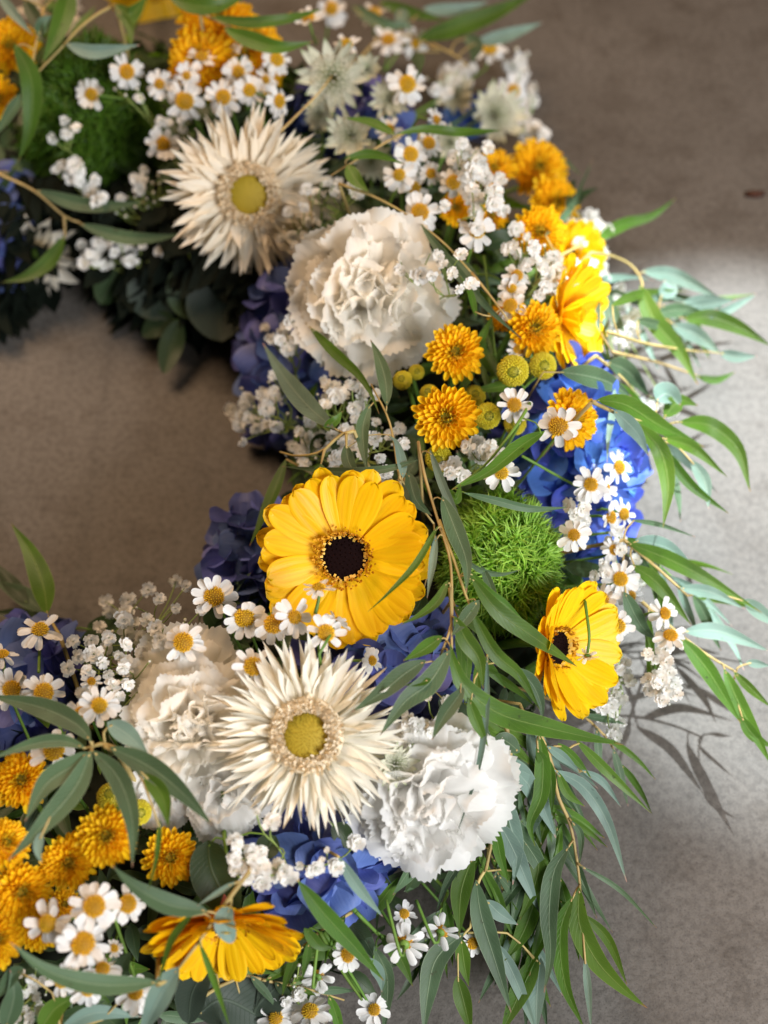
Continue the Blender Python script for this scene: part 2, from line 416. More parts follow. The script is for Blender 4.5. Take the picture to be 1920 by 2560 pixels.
def daisy(px, py, R, n, label, off=.034, droop=.05, np_=None, stem=None):
    droop = rnd.choice((-.22, -.05, .05, .05, .15, .35)); R = R * rnd.uniform(.95, 1.04)
    p = P(px, py, off); s = R * m_px(p); m = frame(p, n, rnd.uniform(0, 6))
    t = thing('daisy_flower', label, 'daisy', m, 'white daisies in the wreath')
    put('disc', disc_me if rnd.random() < .6 else disc_me2, t, PM(rnd.uniform(0, 6), 0, s=s * rnd.uniform(.92, 1.08) * 1.26, z0=0))
    put('calyx', calyx_me, t, PM(0, 0, s=s, z0=-s * .03))
    k = np_ or rnd.choice((11, 12, 13, 13, 14))
    skip = set(rnd.sample(range(k), rnd.choice((0, 0, 0, 1, 1, 2))))
    for i in range(k):
        if i in skip: continue
        az = 2 * math.pi * i / k + jit(.16)
        put('petal', rnd.choice(dp), t, PM(az, -droop + jit(.16) + rnd.choice((0, 0, 0, 0, -.35, .5)), s * .19, -s * .01 + (i % 2) * s * .025, s * .82 * rnd.uniform(.88, 1.07), jit(.35), sy=s * .82 * 13 / k * rnd.uniform(.85, 1.1)))
    add_stem(t, p, m, .0009, M['stem'], to=(P(*stem) if stem else None))
    return t

# ---- gerberas
gp = [petal('gerbera_petal_mesh', 'gerb', .172 + .012 * (i % 3), curl=[.12, -.1, .2, 0][i % 4], cup=.10 if i % 2 else -.06, nu=12, nv=8, ridge=.075, wave=.05, notch=.035, side=[0, .03, -.03, .02, -.02][i % 5], mats=M['gerb'], seed=i) for i in range(6)]
gpo = []
for me in gp:
    q = me.copy(); q.materials[0] = M['gerbo']; gpo.append(q)
_b = MB(); dome(_b, .155, .02, 4, 20); phyllo(_b, 150, .150, .022, .006, .009, jit=.05)
gd_me = _b.mesh('gerbera_disc_mesh', M['dark_disc'])
_b = MB()
for i in range(190):
    th = i * 2.399963; r = .165 + .085 * rnd.random()
    a = PM(th, R_(50 + rnd.uniform(-30, 30)), r, -.004 + rnd.uniform(0, .016), 1)
    L = .040 * rnd.uniform(.6, 1.2); wv = .0085
    V = [a @ Vector(q) for q in ((0, -wv, 0), (0, wv, 0), (L * .6, wv * 1.1, .006), (L * .6, -wv * 1.1, .006), (L, wv * .5, .016), (L, -wv * .5, .016), (L * .5, 0, -.008))]
    _b.add([tuple(q) for q in V], [(0, 1, 2, 3), (3, 2, 4, 5), (0, 6, 1), (3, 5, 6)], None, 0)
gr_me = _b.mesh('gerbera_floret_ring_mesh', M['ring'])
_b = MB()
for i in range(46):
    th = i * 2 * math.pi / 46 + rnd.uniform(-.05, .05); r = .150 + rnd.uniform(-.014, .016)
    a = PM(th, R_(35), r, .016, 1); c = .0075 * rnd.uniform(.7, 1.3)
    V = [a @ Vector((x * c * 1.3, y * c, z * c)) for x in (-1, 1) for y in (-1, 1) for z in (-1, 1)]
    _b.add([tuple(q) for q in V], [(0, 1, 3, 2), (4, 6, 7, 5), (0, 4, 5, 1), (2, 3, 7, 6), (1, 5, 7, 3), (0, 2, 6, 4)])
ga_me = _b.mesh('gerbera_anther_mesh', M['anther'], smooth=False)

def gerbera(px, py, R, n, label, off=.03, cup=12, lay=((22, 1.0, 0), (22, .94, 5)), gold=False, spin=0., squash=None, stem=True, mt='stem', disc=True, dark=True):
    p = P(px, py, off); s = R * m_px(p); m = frame(p, n, spin)
    t = thing('yellow_gerbera', label, 'gerbera', m, 'yellow gerberas in the wreath')
    src = gpo if gold else gp
    if disc:
        put('disc', gd_me, t, PM(0, 0, s=s * 1.72, z0=s * .05))
        put('floret_ring', gr_me, t, PM(0, 0, s=s * 1.38, z0=s * .095)); put('anther_ring', ga_me, t, PM(0, 0, s=s * 1.62, z0=s * .055))
    for li, (k, ln, el) in enumerate(lay):
        for i in range(k):
            az = 2 * math.pi * (i + .5 * li) / k + jit(.07)
            l = ln * rnd.uniform(.93, 1.04)
            put('petal', rnd.choice(src), t, PM(az, R_(cup + el + rnd.uniform(-4, 4)), s * .10, li * s * .022 - s * .03 + (i % 2) * s * .012, s * .90 * l, jit(.16), sy=s * .90 * (.95 if li < 2 else .7)))
    b = MB(); dome(b, s * .16, -s * .12, 4, 14, under=0); b.obj('calyx', M['stem'], t).matrix_basis = Matrix.Translation((0, 0, -s * .03))
    if stem: add_stem(t, p, m, .0028, M[mt])
    return t

# ---- spider gerberas
sp = [petal('spider_petal_mesh', 'spider', .050 + .008 * (i % 3), curl=[.1, -.2, .4, -.1, .2, -.35, .6][i % 7], cup=.5 if i % 3 else -.4, nu=10, nv=4, ridge=.25, wave=.1, side=[0, .08, -.10, .04, -.06, .15][i % 6], twist=[0, .5, -.5, 1.1, -.3][i % 5], mats=M['cream'], seed=i) for i in range(13)]
spw = []
for me in sp:
    q = me.copy(); q.materials[0] = M['creamw']; spw.append(q)
_b = MB(); dome(_b, .215, .05, 5, 24); phyllo(_b, 330, .215, .055, .0062, .008, jit=.12)
od_me = _b.mesh('spider_disc_mesh', M['olive'])
_b = MB()
for i in range(460):
    th = i * 2.399963; r = .205 + .135 * rnd.random()
    a = PM(th + rnd.uniform(-.1, .1), R_(55 + rnd.uniform(-45, 50)), r, rnd.uniform(0, .03), 1, rnd.uniform(-1, 1)); L = .062 * rnd.uniform(.5, 1.1); wv = .011
    V = [a @ Vector(q) for q in ((0, -wv, 0), (0, wv, 0), (L * .6, wv * 1.2, .01), (L * .6, -wv * 1.2, .01), (L, wv * .9, .028), (L, -wv * .9, .028), (L * .5, 0, -.01))]
    _b.add([tuple(q) for q in V], [(0, 1, 2, 3), (3, 2, 4, 5), (0, 6, 1), (3, 5, 6)])
tr_me = _b.mesh('tan_ring_mesh', M['tan_ring'])

def spider(px, py, R, n, label, off=.03, warm=False, lay=((50, 1.0, -8), (50, .95, 0), (46, .86, 9), (38, .72, 18), (24, .52, 32)), disc=True, s_disc=1., wide=1.):
    p = P(px, py, off); s = R * m_px(p); m = frame(p, n, rnd.uniform(0, 6))
    t = thing('cream_gerbera', label, 'gerbera', m, 'cream spider gerberas')
    if disc:
        put('disc', od_me, t, PM(0, 0, s=s * 1.02 * s_disc, z0=s * .085)); put('floret_ring', tr_me, t, PM(0, 0, s=s * 1.06 * s_disc, z0=s * .105))
    if disc:
        b = MB(); dome(b, s * .38, s * .05, 5, 24, under=.1); b.obj('floret_bed', M['tan_ring'], t).matrix_basis = Matrix.Translation((0, 0, s * .045))
    src = spw if warm else sp
    for li, (k, ln, el) in enumerate(lay):
        for i in range(k):
            az = 2 * math.pi * (i + .37 * li) / k + jit(.10)
            put('petal', rnd.choice(src), t, PM(az, R_(el + rnd.uniform(-9, 12)), s * (.24 + .018 * li), li * s * .014 - s * .03, s * (.76 - .02 * li) * ln * rnd.uniform(.82, 1.08), jit(.8), sy=s * .86 * rnd.uniform(.65, 1.2) * wide * (1 if li < 3 else .8)))
    b = MB(); dome(b, s * .17, -s * .13, 4, 14, under=0); b.obj('calyx', M['stem'], t).matrix_basis = Matrix.Translation((0, 0, -s * .04))
    add_stem(t, p, m, .0028, M['stem'])
    return t

# ---- carnations
def carn_petal(seed, fan, amp, curl, mt, nu=14, nv=46, freq=(3.5, 8, 17)):
    rs = np.random.RandomState(seed)
    u, v = np.meshgrid(np.linspace(0, 1, nu + 1) ** .8, np.linspace(-1, 1, nv + 1), indexing='ij')
    ph = rs.rand(6) * 6.28
    saw = np.abs(((v * 9.5 + ph[0] + .6 * np.sin(v * 5 + ph[1])) % 1.0) - .5) * 2
    tooth = .055 * saw + .03 * np.sin(v * 9 + ph[1]) + .035 * np.sin(v * 4.3 + ph[2])
    L = 1 - .20 * v ** 4 + tooth * sm((u - .62) / .38) * 1.2
    fanw = fan * (.28 + .72 * sm(u / .6))
    phi = v * fanw
    r = u * L
    z = amp * (.75 * u ** 1.5 * np.sin(freq[0] * v * fan + ph[0]) + .34 * u ** 3 * np.sin(freq[1] * v * fan + ph[1] + u * 2) + .15 * u ** 6 * np.sin(freq[2] * v * fan + ph[3]))
    z += .05 * sm((u - .8) / .2) * np.sin(v * 6 + ph[4]) + .03 * np.sin(u * 4 + ph[5])
    c = curl * (.6 + .8 * u) + 1e-4
    rr = np.sin(c * r) / c; rz = (1 - np.cos(c * r)) / c
    X = rr * np.cos(phi) - np.sin(c * r) * z * .8; Y = rr * np.sin(phi); Z = rz + np.cos(c * r) * z
    b = MB(); b.add(np.stack([X, Y, Z], -1), gridf(nu, nv), np.stack([u, v * .5 + .5], -1))
    return b.mesh('carnation_petal_mesh', mt)

def carn_set(mt):
    return ([carn_petal(i, .80, .16, -.15 + .08 * i, mt) for i in range(6)],
            [carn_petal(20 + i, .85, .22, .45 - .18 * i, mt) for i in range(7)],
            [carn_petal(40 + i, .9, .30, 1.0 - .3 * i, mt, freq=(4.5, 9, 17)) for i in range(6)])
cs_w = carn_set(M['carn']); cs_i = carn_set(M['carnw'])

def carnation(px, py, R, n, label, off=.03, sets=None, outer=10, fill=28, core_n=14, asp=1., spin=0., tight=1.0, hgt=.42):
    p = P(px, py, off); s = R * m_px(p); m = frame(p, n, spin)
    t = thing('carnation', label, 'carnation', m, 'white carnations')
    A, B, C_ = sets or cs_w
    for i in range(outer):
        az = 2 * math.pi * i / outer + jit(.2)
        put('petal', rnd.choice(A), t, PM(az, R_(4 + rnd.uniform(-6, 10)), s * .04, -s * .16 - (i % 2) * s * .03, s * .98 * rnd.uniform(.9, 1.06), jit(.2)))
    for i in range(fill):
        f = i / fill; az = i * 2.399963 + jit(.3); el = 12 + 46 * f
        put('petal', rnd.choice(B), t, PM(az, R_(el + rnd.uniform(-8, 8)), s * .05, -s * .12 + s * .05 * f, s * (.92 - .30 * f) * rnd.uniform(.88, 1.06), jit(.5)))
    for i in range(core_n):
        az = i * 2.399963 + 1; f = i / core_n
        put('petal', rnd.choice(C_), t, PM(az, R_(42 + 36 * f + rnd.uniform(-14, 14)), s * (.16 - .12 * f), -s * .08, s * (hgt + .16) * rnd.uniform(.85, 1.1), jit(.8), sy=s * .5))
    b = MB(); tube(b, [Vector((0, 0, -s * .10)), Vector((0, 0, -s * .55))], s * .15, s * .09, 4, 10); b.obj('calyx', M['stem'], t)
    add_stem(t, p - (m.to_3x3() @ Vector((0, 0, s * .5))), m, .002, M['stem'])
    return t

# ---- button chrysanthemums
mp_ = [petal('mum_petal_mesh', 'mum', .235 + .02 * (i % 2), curl=[.3, .55, -.1, .15, .8][i], cup=.85, mats=M['mum'], nu=6, nv=4, notch=.04, side=[0, .05, -.05, 0, .03][i], seed=i) for i in range(5)]
mq_ = []
for me in mp_[:3] + mp_[4:]:
    q = me.copy(); q.materials[0] = M['mumg']; mq_.append(q)
_b = MB(); phyllo(_b, 60, .2, .07, .022, .05, jit=.15, lean=-.2); mc_me = _b.mesh('mum_heart_mesh', M['budg'])

def mum(px, py, R, n, label, off=.026, k=96, dome_=.42, green=.10, open_=0):
    p = P(px, py, off); s = R * .94 * m_px(p); m = frame(p, n, rnd.uniform(0, 6))
    t = thing('button_chrysanthemum', label, 'chrysanthemum', m, 'golden button chrysanthemums')
    for i in range(k):
        f = ((i + .5) / k) ** .62                 # 0 heart .. 1 rim
        az = i * 2.399963; el = R_(82 - 84 * f ** .85 + rnd.uniform(-6, 6) + open_)
        r0 = s * (.07 + .45 * f); z0 = s * dome_ * (1 - f * f) * .55 - s * .06
        ln = s * (.24 + .38 * f ** 1.1) * rnd.uniform(.9, 1.1)
        src = mq_ if f < .34 else mp_
        put('petal', rnd.choice(src), t, PM(az, el, r0, z0, ln, jit(.2), sy=s * (.19 + .27 * f) * rnd.uniform(.95, 1.1)))
    put('heart', mc_me, t, PM(0, 0, s=s * .8, z0=s * dome_ * .5))
    b = MB(); dome(b, s * .52, s * dome_ * .42, 5, 18, under=.45); b.obj('petal_bed', M['mumbed'], t)
    b = MB(); dome(b, s * .42, -s * .30, 4, 14, under=0); b.obj('calyx', M['stem'], t).matrix_basis = Matrix.Translation((0, 0, -s * .1))
    add_stem(t, p, m, .0016, M['stem'])
    return t

_b = MB(); dome(_b, .86, .70, 6, 20, under=.5); phyllo(_b, 190, .88, .72, .070, .13, r0=.30, jit=.05, lean=.1)
bd_me = _b.mesh('bud_outer_mesh', M['bud'])
_b = MB(); phyllo(_b, 60, .32, .10, .032, .06, jit=.05); bh_me = _b.mesh('bud_heart_mesh', M['budg'])
def mbud(px, py, R, n, label, off=.022):
    p = P(px, py, off); s = R * m_px(p); m = frame(p, n, rnd.uniform(0, 6))
    t = thing('chrysanthemum_bud', label, 'flower bud', m, 'green yellow chrysanthemum buds')
    put('floret_dome', bd_me, t, PM(0, 0, s=s)); put('heart', bh_me, t, PM(0, 0, s=s, z0=s * .66))
    b = MB(); dome(b, s * .84, -s * .7, 4, 14, under=0); b.obj('calyx', M['stem'], t)
    add_stem(t, p, m, .0015, M['stem'])
    return t

# ---- hydrangeas
def hyset(mt):
    return [petal('hydrangea_petal_mesh', 'hyd', .46 + .04 * (i % 2), curl=[.15, -.3, .4, -.1][i], cup=[.35, -.2, .15, .3][i], mats=mt, nu=8, nv=7, wave=.16, ridge=.05, seed=i) for i in range(4)]
hy_b = hyset(M['blue']); hy_v = hyset(M['violet']); hy_p = hyset(M['peri'])
_b = MB(); dome(_b, .10, .09, 4, 8); eye_me = _b.mesh('hydrangea_eye_mesh', M['hyc'])

def hydrangea(px, py, rx, ry, k, label, off=-.004, src=None, fr=.0165, dep=.05, n=(0, 0), tilt=.5):
    """a mop head: florets over a rounded mass rx by ry pixels"""
    k = int(k * 1.3); src = src or hy_b; p = P(px, py, off); m = frame(p, n); u_ = m_px(p)
    m = m @ Matrix.Translation((0, 0, -dep))
    t = thing('hydrangea_head', label, 'hydrangea', m, 'blue hydrangea heads')
    for i in range(k):
        f = math.sqrt((i + .5) / k); th = i * 2.399963 + jit(.2); a = f * 1.45
        q = Vector((rx * u_ * math.sin(a) * math.cos(th), ry * u_ * math.sin(a) * math.sin(th), dep * math.cos(a) + jit(.005)))
        nr = Vector((q.x / (rx * u_) ** 1, q.y / (ry * u_) ** 1, 1.0 * math.cos(a) + .25)).normalized()
        nr = (nr + Vector((jit(tilt), jit(tilt), jit(tilt * .5)))).normalized()
        rot = nr.to_track_quat('Z', 'Y').to_matrix().to_4x4() @ Matrix.Rotation(rnd.uniform(0, 6), 4, 'Z')
        s = fr * 1.08 * rnd.uniform(.85, 1.15)
        fl = put('floret', eye_me, t, Matrix.Translation(q) @ rot @ Matrix.Diagonal((s, s, s, 1)))
        cupn = rnd.uniform(-.15, .45)
        for j in range(4):
            put('petal', rnd.choice(src), fl, PM(j * math.pi / 2 + jit(.12), cupn + jit(.14), .06, (j % 2) * .045, rnd.uniform(.92, 1.08), jit(.25)))
    b = MB(); z = Vector((0, 0, 1))
    for i in range(0, k, 2):
        f = math.sqrt((i + .5) / k); th = i * 2.399963; a = f * 1.4
        q = Vector((rx * u_ * math.sin(a) * math.cos(th), ry * u_ * math.sin(a) * math.sin(th), dep * math.cos(a))) * .93
        tube(b, [q, q * .4, Vector((0, 0, -.03))], .0007, .0012, 4, 4)
    b.obj('stem', M['stem'], t)
    return t

# ---- green ball dianthus
def green_ball(px, py, rx, ry, label, off=.02, k=5200, ln=.0125, n=(0, 0), up=.035, mt='ball'):
    p = P(px, py, off); m = frame(p, n) @ Matrix.Translation((0, 0, -up)); u_ = m_px(p)
    t = thing('green_ball_flower', label, 'dianthus', m, 'fluffy green dianthus balls')
    A = np.array([rx * u_ - ln * .7, ry * u_ - ln * .7, up - ln * .3])
    rs = np.random.RandomState(int(px))
    d = rs.randn(k, 3); d[:, 2] = np.abs(d[:, 2]) * 1.1 - .25; d /= np.linalg.norm(d, axis=1)[:, None]
    lump = 1 + .10 * np.sin(d[:, 0] * 9 + 1) * np.sin(d[:, 1] * 8) + .03 * np.sin(d[:, 0] * 19) * np.cos(d[:, 1] * 17)
    base = d * A * lump[:, None] * rs.uniform(.80, .97, (k, 1))
    nrm = d / A; nrm /= np.linalg.norm(nrm, axis=1)[:, None]
    tang = rs.randn(k, 3); tang -= nrm * (tang * nrm).sum(1)[:, None]; tang /= np.linalg.norm(tang, axis=1)[:, None]
    w_ = np.cross(nrm, tang)
    L = ln * rs.uniform(.6, 1.25, (k, 1)); cv = rs.uniform(.2, 1.25, (k, 1)); W = .00058
    segs = []
    for q, ww in ((0, 1.0), (.35, 1.0), (.7, .8), (1, .15)):
        c = base + nrm * L * (q - .35 * cv * q * q) + tang * L * (.15 * q + cv * .75 * q * q)
        segs += [c - w_ * W * ww, c + w_ * W * ww]
    V = np.stack(segs, 1).reshape(-1, 3)
    F = []
    for i in range(k):
        o = i * 8; F += [(o, o + 1, o + 3, o + 2), (o + 2, o + 3, o + 5, o + 4), (o + 4, o + 5, o + 7, o + 6)]
    b = MB(); b.add(V, F, np.tile(np.repeat([0, .35, .7, 1], 2), k)[:, None] * np.array([[1, 0]])); o = b.obj('blades', M[mt], t); o['kind'] = 'stuff'
    b = MB(); dome(b, 1, 1, 10, 28, under=.6); V = b.v[0]; V *= A * .86
    b.obj('heart', M['ballcore'], t)
    add_stem(t, p - (m.to_3x3() @ Vector((0, 0, up))), m, .002, M['stem'])
    return t

# ---- baby's breath
def blossom_mesh(seed):
    rs = random.Random(seed); b = MB()
    for lay, (k, L, el, z) in enumerate(((6, 1.0, 12, 0), (6, .85, 35, .06), (5, .62, 58, .12), (3, .4, 75, .14))):
        for i in range(k):
            a = PM(2 * math.pi * i / k + lay * .5 + rs.uniform(-.2, .2), R_(el + rs.uniform(-12, 12)), .08, z, L * rs.uniform(.85, 1.1), rs.uniform(-.4, .4))
            g = [(0, -.12, 0), (0, .12, 0), (.55, .40, .04), (.55, 0, -.03), (.55, -.40, .04), (.95, .33, .02), (1.0, .05, -.03), (.94, -.05, .0), (.98, -.34, .03)]
            b.add([tuple(a @ Vector(q)) for q in g], [(0, 3, 1), (1, 3, 2), (0, 4, 3), (2, 3, 6, 5), (3, 7, 6), (4, 8, 7, 3)], None, 0)
    dome(b, .30, -.55, 3, 8, 1, 0.05, 0)
    return b.mesh('blossom_mesh', [M['gyp'], M['gypg']])
bl_me = [blossom_mesh(i) for i in range(5)]
_b = MB(); dome(_b, .42, .62, 5, 10, 0, 0, .1); dome(_b, .40, -.38, 3, 10, 1, 0, 0); dome(_b, .46, .1, 2, 10, 1, -.12, .9)
bb_me = _b.mesh('small_bud_mesh', [M['gyp'], M['gypg']])

def breath(root, blobs, label, off=.034, R=18, buds=.3, pts=None, spread=.012, green=True, dense=1.):
    """root px,py; blobs (cx,cy,rx,ry,n) in photograph pixels; pts exact blossoms (x,y,R)"""
    rp = P(root[0], root[1], root[2] if len(root) > 2 else 0.0)
    t = thing('baby_breath_spray', label, "baby's breath", Matrix.Translation(rp), "sprays of baby's breath")
    items = []
    for q in (pts or []): items.append((q[0], q[1], q[2] if len(q) > 2 else R, False))
    for cx, cy, rx, ry, n in blobs:
        for i in range(n):
            f = math.sqrt((i + .5) / n); th = i * 2.399963 + jit(.3)
            items.append((cx + rx * f * math.cos(th), cy + ry * f * math.sin(th), R * rnd.uniform(.78, 1.12), rnd.random() < buds))
    b = MB(); P3 = []
    for x, y, r, isb in items:
        p = P(x, y, off + jit(spread)); P3.append(p)
        s = r * m_px(p) * (1.0 if not isb else .58)
        me = bb_me if isb else rnd.choice(bl_me)
        a = rnd.uniform(0, 6.28); tl = rnd.uniform(.05, .7)
        mm = frame(p, (tl * math.cos(a), tl * math.sin(a)), rnd.uniform(0, 6))
        mm = Matrix.Translation(-rp) @ mm @ Matrix.Diagonal((s, s, s, 1))
        put('bud' if isb else 'blossom', me, t, mm)
    # branching stems: each blossom to a joint shared with its neighbours, joints to the root
    joints = []
    todo = list(range(len(P3)))
    while todo:
        i = todo.pop(0); grp = [i] + sorted(todo, key=lambda j: (P3[j] - P3[i]).length)[:3]
        for j in grp[1:]:
            todo.remove(j)
        c = sum((P3[j] for j in grp), Vector()) / len(grp)
        jt = c.lerp(rp, .22) - Vector((0, 0, .006)); joints.append(jt)
        for j in grp:
            mid = (P3[j] + jt) / 2 + Vector((jit(.003), jit(.003), -.002))
            tube(b, [P3[j] - rp, mid - rp, jt - rp], .00035, .00045, 5, 4)
    cc = sum(joints, Vector()) / len(joints); hub = cc.lerp(rp, .45) - Vector((0, 0, .008))
    for jt in joints:
        tube(b, [jt - rp, (jt + hub) / 2 - rp + Vector((jit(.004), jit(.004), 0)), hub - rp], .0005, .0007, 5, 4)
    tube(b, [hub - rp, Vector((0, 0, -.01))], .0009, .0011, 4, 5)
    b.obj('stem', M['gypg'], t)
    return t

# ---- astrantias
ap = [petal('bract_mesh', 'bract', .125, curl=[.1, .35, -.1][i], cup=.4, mats=M['astr'], nu=7, nv=4, ridge=.2, seed=i) for i in range(3)]
_b = MB()
for i in range(90):
    f = math.sqrt((i + .5) / 90); th = i * 2.399963; a = f * 1.25
    e = Vector((.55 * math.sin(a) * math.cos(th), .55 * math.sin(a) * math.sin(th), .42 * math.cos(a) + .05))
    tube(_b, [Vector((0, 0, 0)), e], .006, .005, 1, 3, 1)
    o = MB(); c = .034 * (1 if i % 3 else .75)
    V = [tuple(e + Vector(q) * c) for q in ((1, 0, 0), (-1, 0, 0), (0, 1, 0), (0, -1, 0), (0, 0, 1), (0, 0, -1))]
    _b.add(V, [(0, 2, 4), (2, 1, 4), (1, 3, 4), (3, 0, 4), (2, 0, 5), (1, 2, 5), (3, 1, 5), (0, 3, 5)], None, 0)
af_me = _b.mesh('astrantia_floret_mesh', [M['astrf'], M['astrg']])
def astrantia(px, py, R, n, label, off=.03, el=8, k=17):
    p = P(px, py, off); s = R * m_px(p); m = frame(p, n, rnd.uniform(0, 6))
    t = thing('astrantia_flower', label, 'astrantia', m, 'pale green astrantia stars')
    for i in range(k):
        put('bract', rnd.choice(ap), t, PM(2 * math.pi * i / k + jit(.1), R_(el + rnd.uniform(-8, 10)), s * .06, (i % 2) * s * .03, s * .95 * rnd.uniform(.85, 1.05), jit(.3), sy=s * 1.15))
    f = put('florets', af_me, t, PM(0, 0, s=s, z0=.02 * s)); f['kind'] = 'stuff'
    add_stem(t, p, m, .001, M['stem'])
    return t

# ---- eucalyptus
def leaf_mesh(pts, wpx, org, kind='leaf', roll=0., fold=.22, mt=None, nu=16, nv=6, wave=.05):
    c = cr_spline(pts, nu); N = len(c) - 1
    V = []; U = []
    ph = rnd.uniform(0, 6)
    for i, p in enumerate(c):
        u = i / N
        T = (c[min(i + 1, N)] - c[max(i - 1, 0)]).normalized()
        n = (tocam(p) * .8 + Vector((0, 0, .35))); n = (n - T * n.dot(T)).normalized()
        n = Matrix.Rotation(roll * (.6 + .8 * u), 3, T) @ n
        s = T.cross(n)
        w = wpx * .5 * m_px(p) * float(prof(kind, np.float64(min(max(u, .0), 1)))) + .00012
        for j in range(nv + 1):
            v = -1 + 2 * j / nv
            h = fold * w * (abs(v) - .4) + wave * w * math.sin(u * 9 + ph + (1.5 if v > 0 else 0)) * abs(v)
            V.append(tuple(p + s * (w * v) + n * h - org)); U.append((u, v * .5 + .5))
    b = MB(); b.add(V, gridf(N, nv), U)
    return b.mesh('leaf_mesh', mt)

def eucalyptus(label, leaves, stems=(), off=.05, mt='tan', r=.0014, cat='eucalyptus', name='eucalyptus_branch', group='trailing eucalyptus branches'):
    """leaves: (width px, material, [(px,py[,off])...], roll, kind); stems: [[(px,py[,off])...], ...]"""
    def pp(q, o): return P(q[0], q[1], q[2] if len(q) > 2 else o)
    st = [[pp(q, off - .004) for q in s] for s in stems]
    lv = [(w_, m_, [pp(q, off) for q in pl], *rest) for (w_, m_, pl, *rest) in leaves]
    org = st[0][0] if st else lv[0][2][0]; r = r * .82
    t = thing(name, label, cat, Matrix.Translation(org), group)
    b = MB(); nodes = []; bs = [b] + [MB() for _ in st[1:]]
    for i, s in enumerate(st):
        ln = sum((s[k + 1] - s[k]).length for k in range(len(s) - 1))
        tube(bs[i], s, r, r * .55, max(6, int(ln / .006)), 6, 0, org); nodes += [(q, bs[i]) for q in cr_spline(s, max(6, int(ln / .004)))]
    if not st:
        hub = core(org, .05); tube(b, [org, (org + hub) / 2 + Vector((0, 0, .004)), hub], r * .6, r, 6, 6, 0, org); nodes = [(org, b)]
    else:
        hub = core(st[0][0], .05)
        if (hub - st[0][0]).length > .01: tube(b, [st[0][0], (st[0][0] * .5 + hub * .5) + Vector((0, 0, .003)), hub], r, r * 1.1, 6, 6, 0, org)
    for w_, m_, pl, *rest in lv:
        roll = rest[0] if rest else jit(.3); kind = rest[1] if len(rest) > 1 else 'leaf'
        me = leaf_mesh(pl, w_ * (.86 if kind == 'leaf' else 1), org, kind, roll, mt=M[m_])
        put('leaf', me, t)
        q, nb_ = min(nodes, key=lambda a: (a[0] - pl[0]).length); d = (q - pl[0]).length
        if .0008 < d < .045:
            T = (pl[1] - pl[0]).normalized()
            tube(nb_, [q, (q + pl[0]) / 2 - T * d * .15, pl[0] + T * .003], r * .5, r * .4, 4, 5, 0, org)
        elif d >= .045:
            h = core(pl[0], .05); T = (pl[1] - pl[0]).normalized(); b2 = MB()
            tube(b2, [pl[0] + T * .003, pl[0] - T * .012, h], r * .4, r * .6, 6, 5, 0, org); b2.obj('petiole', M[mt], t)
    for b in bs: b.obj('stem', M[mt], t)
    return t

def along(pts, n, ln, w_, mats, down=.5, side=None, seed=0):
    """leaves set left and right along a stem, drooping"""
    rs = random.Random(seed); out = []
    Q = [Vector((p[0], p[1], 0)) for p in pts]; c = cr_spline(Q, 40)
    for i in range(n):
        k = int(3 + (i + rs.random() * .6) * 36 / n); k = min(k, 39); p = c[k]; T = (c[k + 1] - c[k]).normalized()
        sg = (1 if i % 2 else -1) if side is None else side
        a = sg * rs.uniform(.25, .85); d = Vector((T.x * math.cos(a) - T.y * math.sin(a), T.x * math.sin(a) + T.y * math.cos(a), 0))
        L = ln * rs.uniform(.65, 1.15); q = [p]; 
        for j in range(3):
            d = (d + Vector((0, 1, 0)) * down * rs.uniform(.1, .5) + Vector((rs.uniform(-.12, .12), 0, 0))).normalized(); q.append(q[-1] + d * (L / 3))
        out.append((w_ * rs.uniform(.65, 1.1), rs.choice(mats), [(v.x, v.y) for v in q], rs.uniform(-.5, .9)))
    return out
# ================================================================ the setting
me = bpy.data.meshes.new('ground'); me.from_pydata([(-4, -4, 0), (4, -4, 0), (4, 4, 0), (-4, 4, 0)], [], [(0, 1, 2, 3)])
g_ = put('ground', me); me.materials.append(concrete()); g_['kind'] = 'structure'

# ---- the ring that carries the flowers
b = MB(); V = []; na, nb = 120, 20
for i in range(na):
    th = 2 * math.pi * i / na
    for j in range(nb):
        a = 2 * math.pi * j / nb
        k = 1 + .06 * math.sin(th * 17 + j) * math.sin(a * 3) + .05 * math.sin(th * 31 + a * 5)
        r = RR + .080 * k * math.cos(a); V.append((r * math.cos(th), r * math.sin(th), .037 + .034 * k * math.sin(a)))
F = [(i * nb + j, ((i + 1) % na) * nb + j, ((i + 1) % na) * nb + (j + 1) % nb, i * nb + (j + 1) % nb) for i in range(na) for j in range(nb)]
b.add(V, F)
ring = thing('wreath_base', 'dark mossy ring packed with green leaves under all the flowers', 'wreath base', Vector((RC[0], RC[1], 0)))
b.obj('moss_ring', M['moss'], ring)
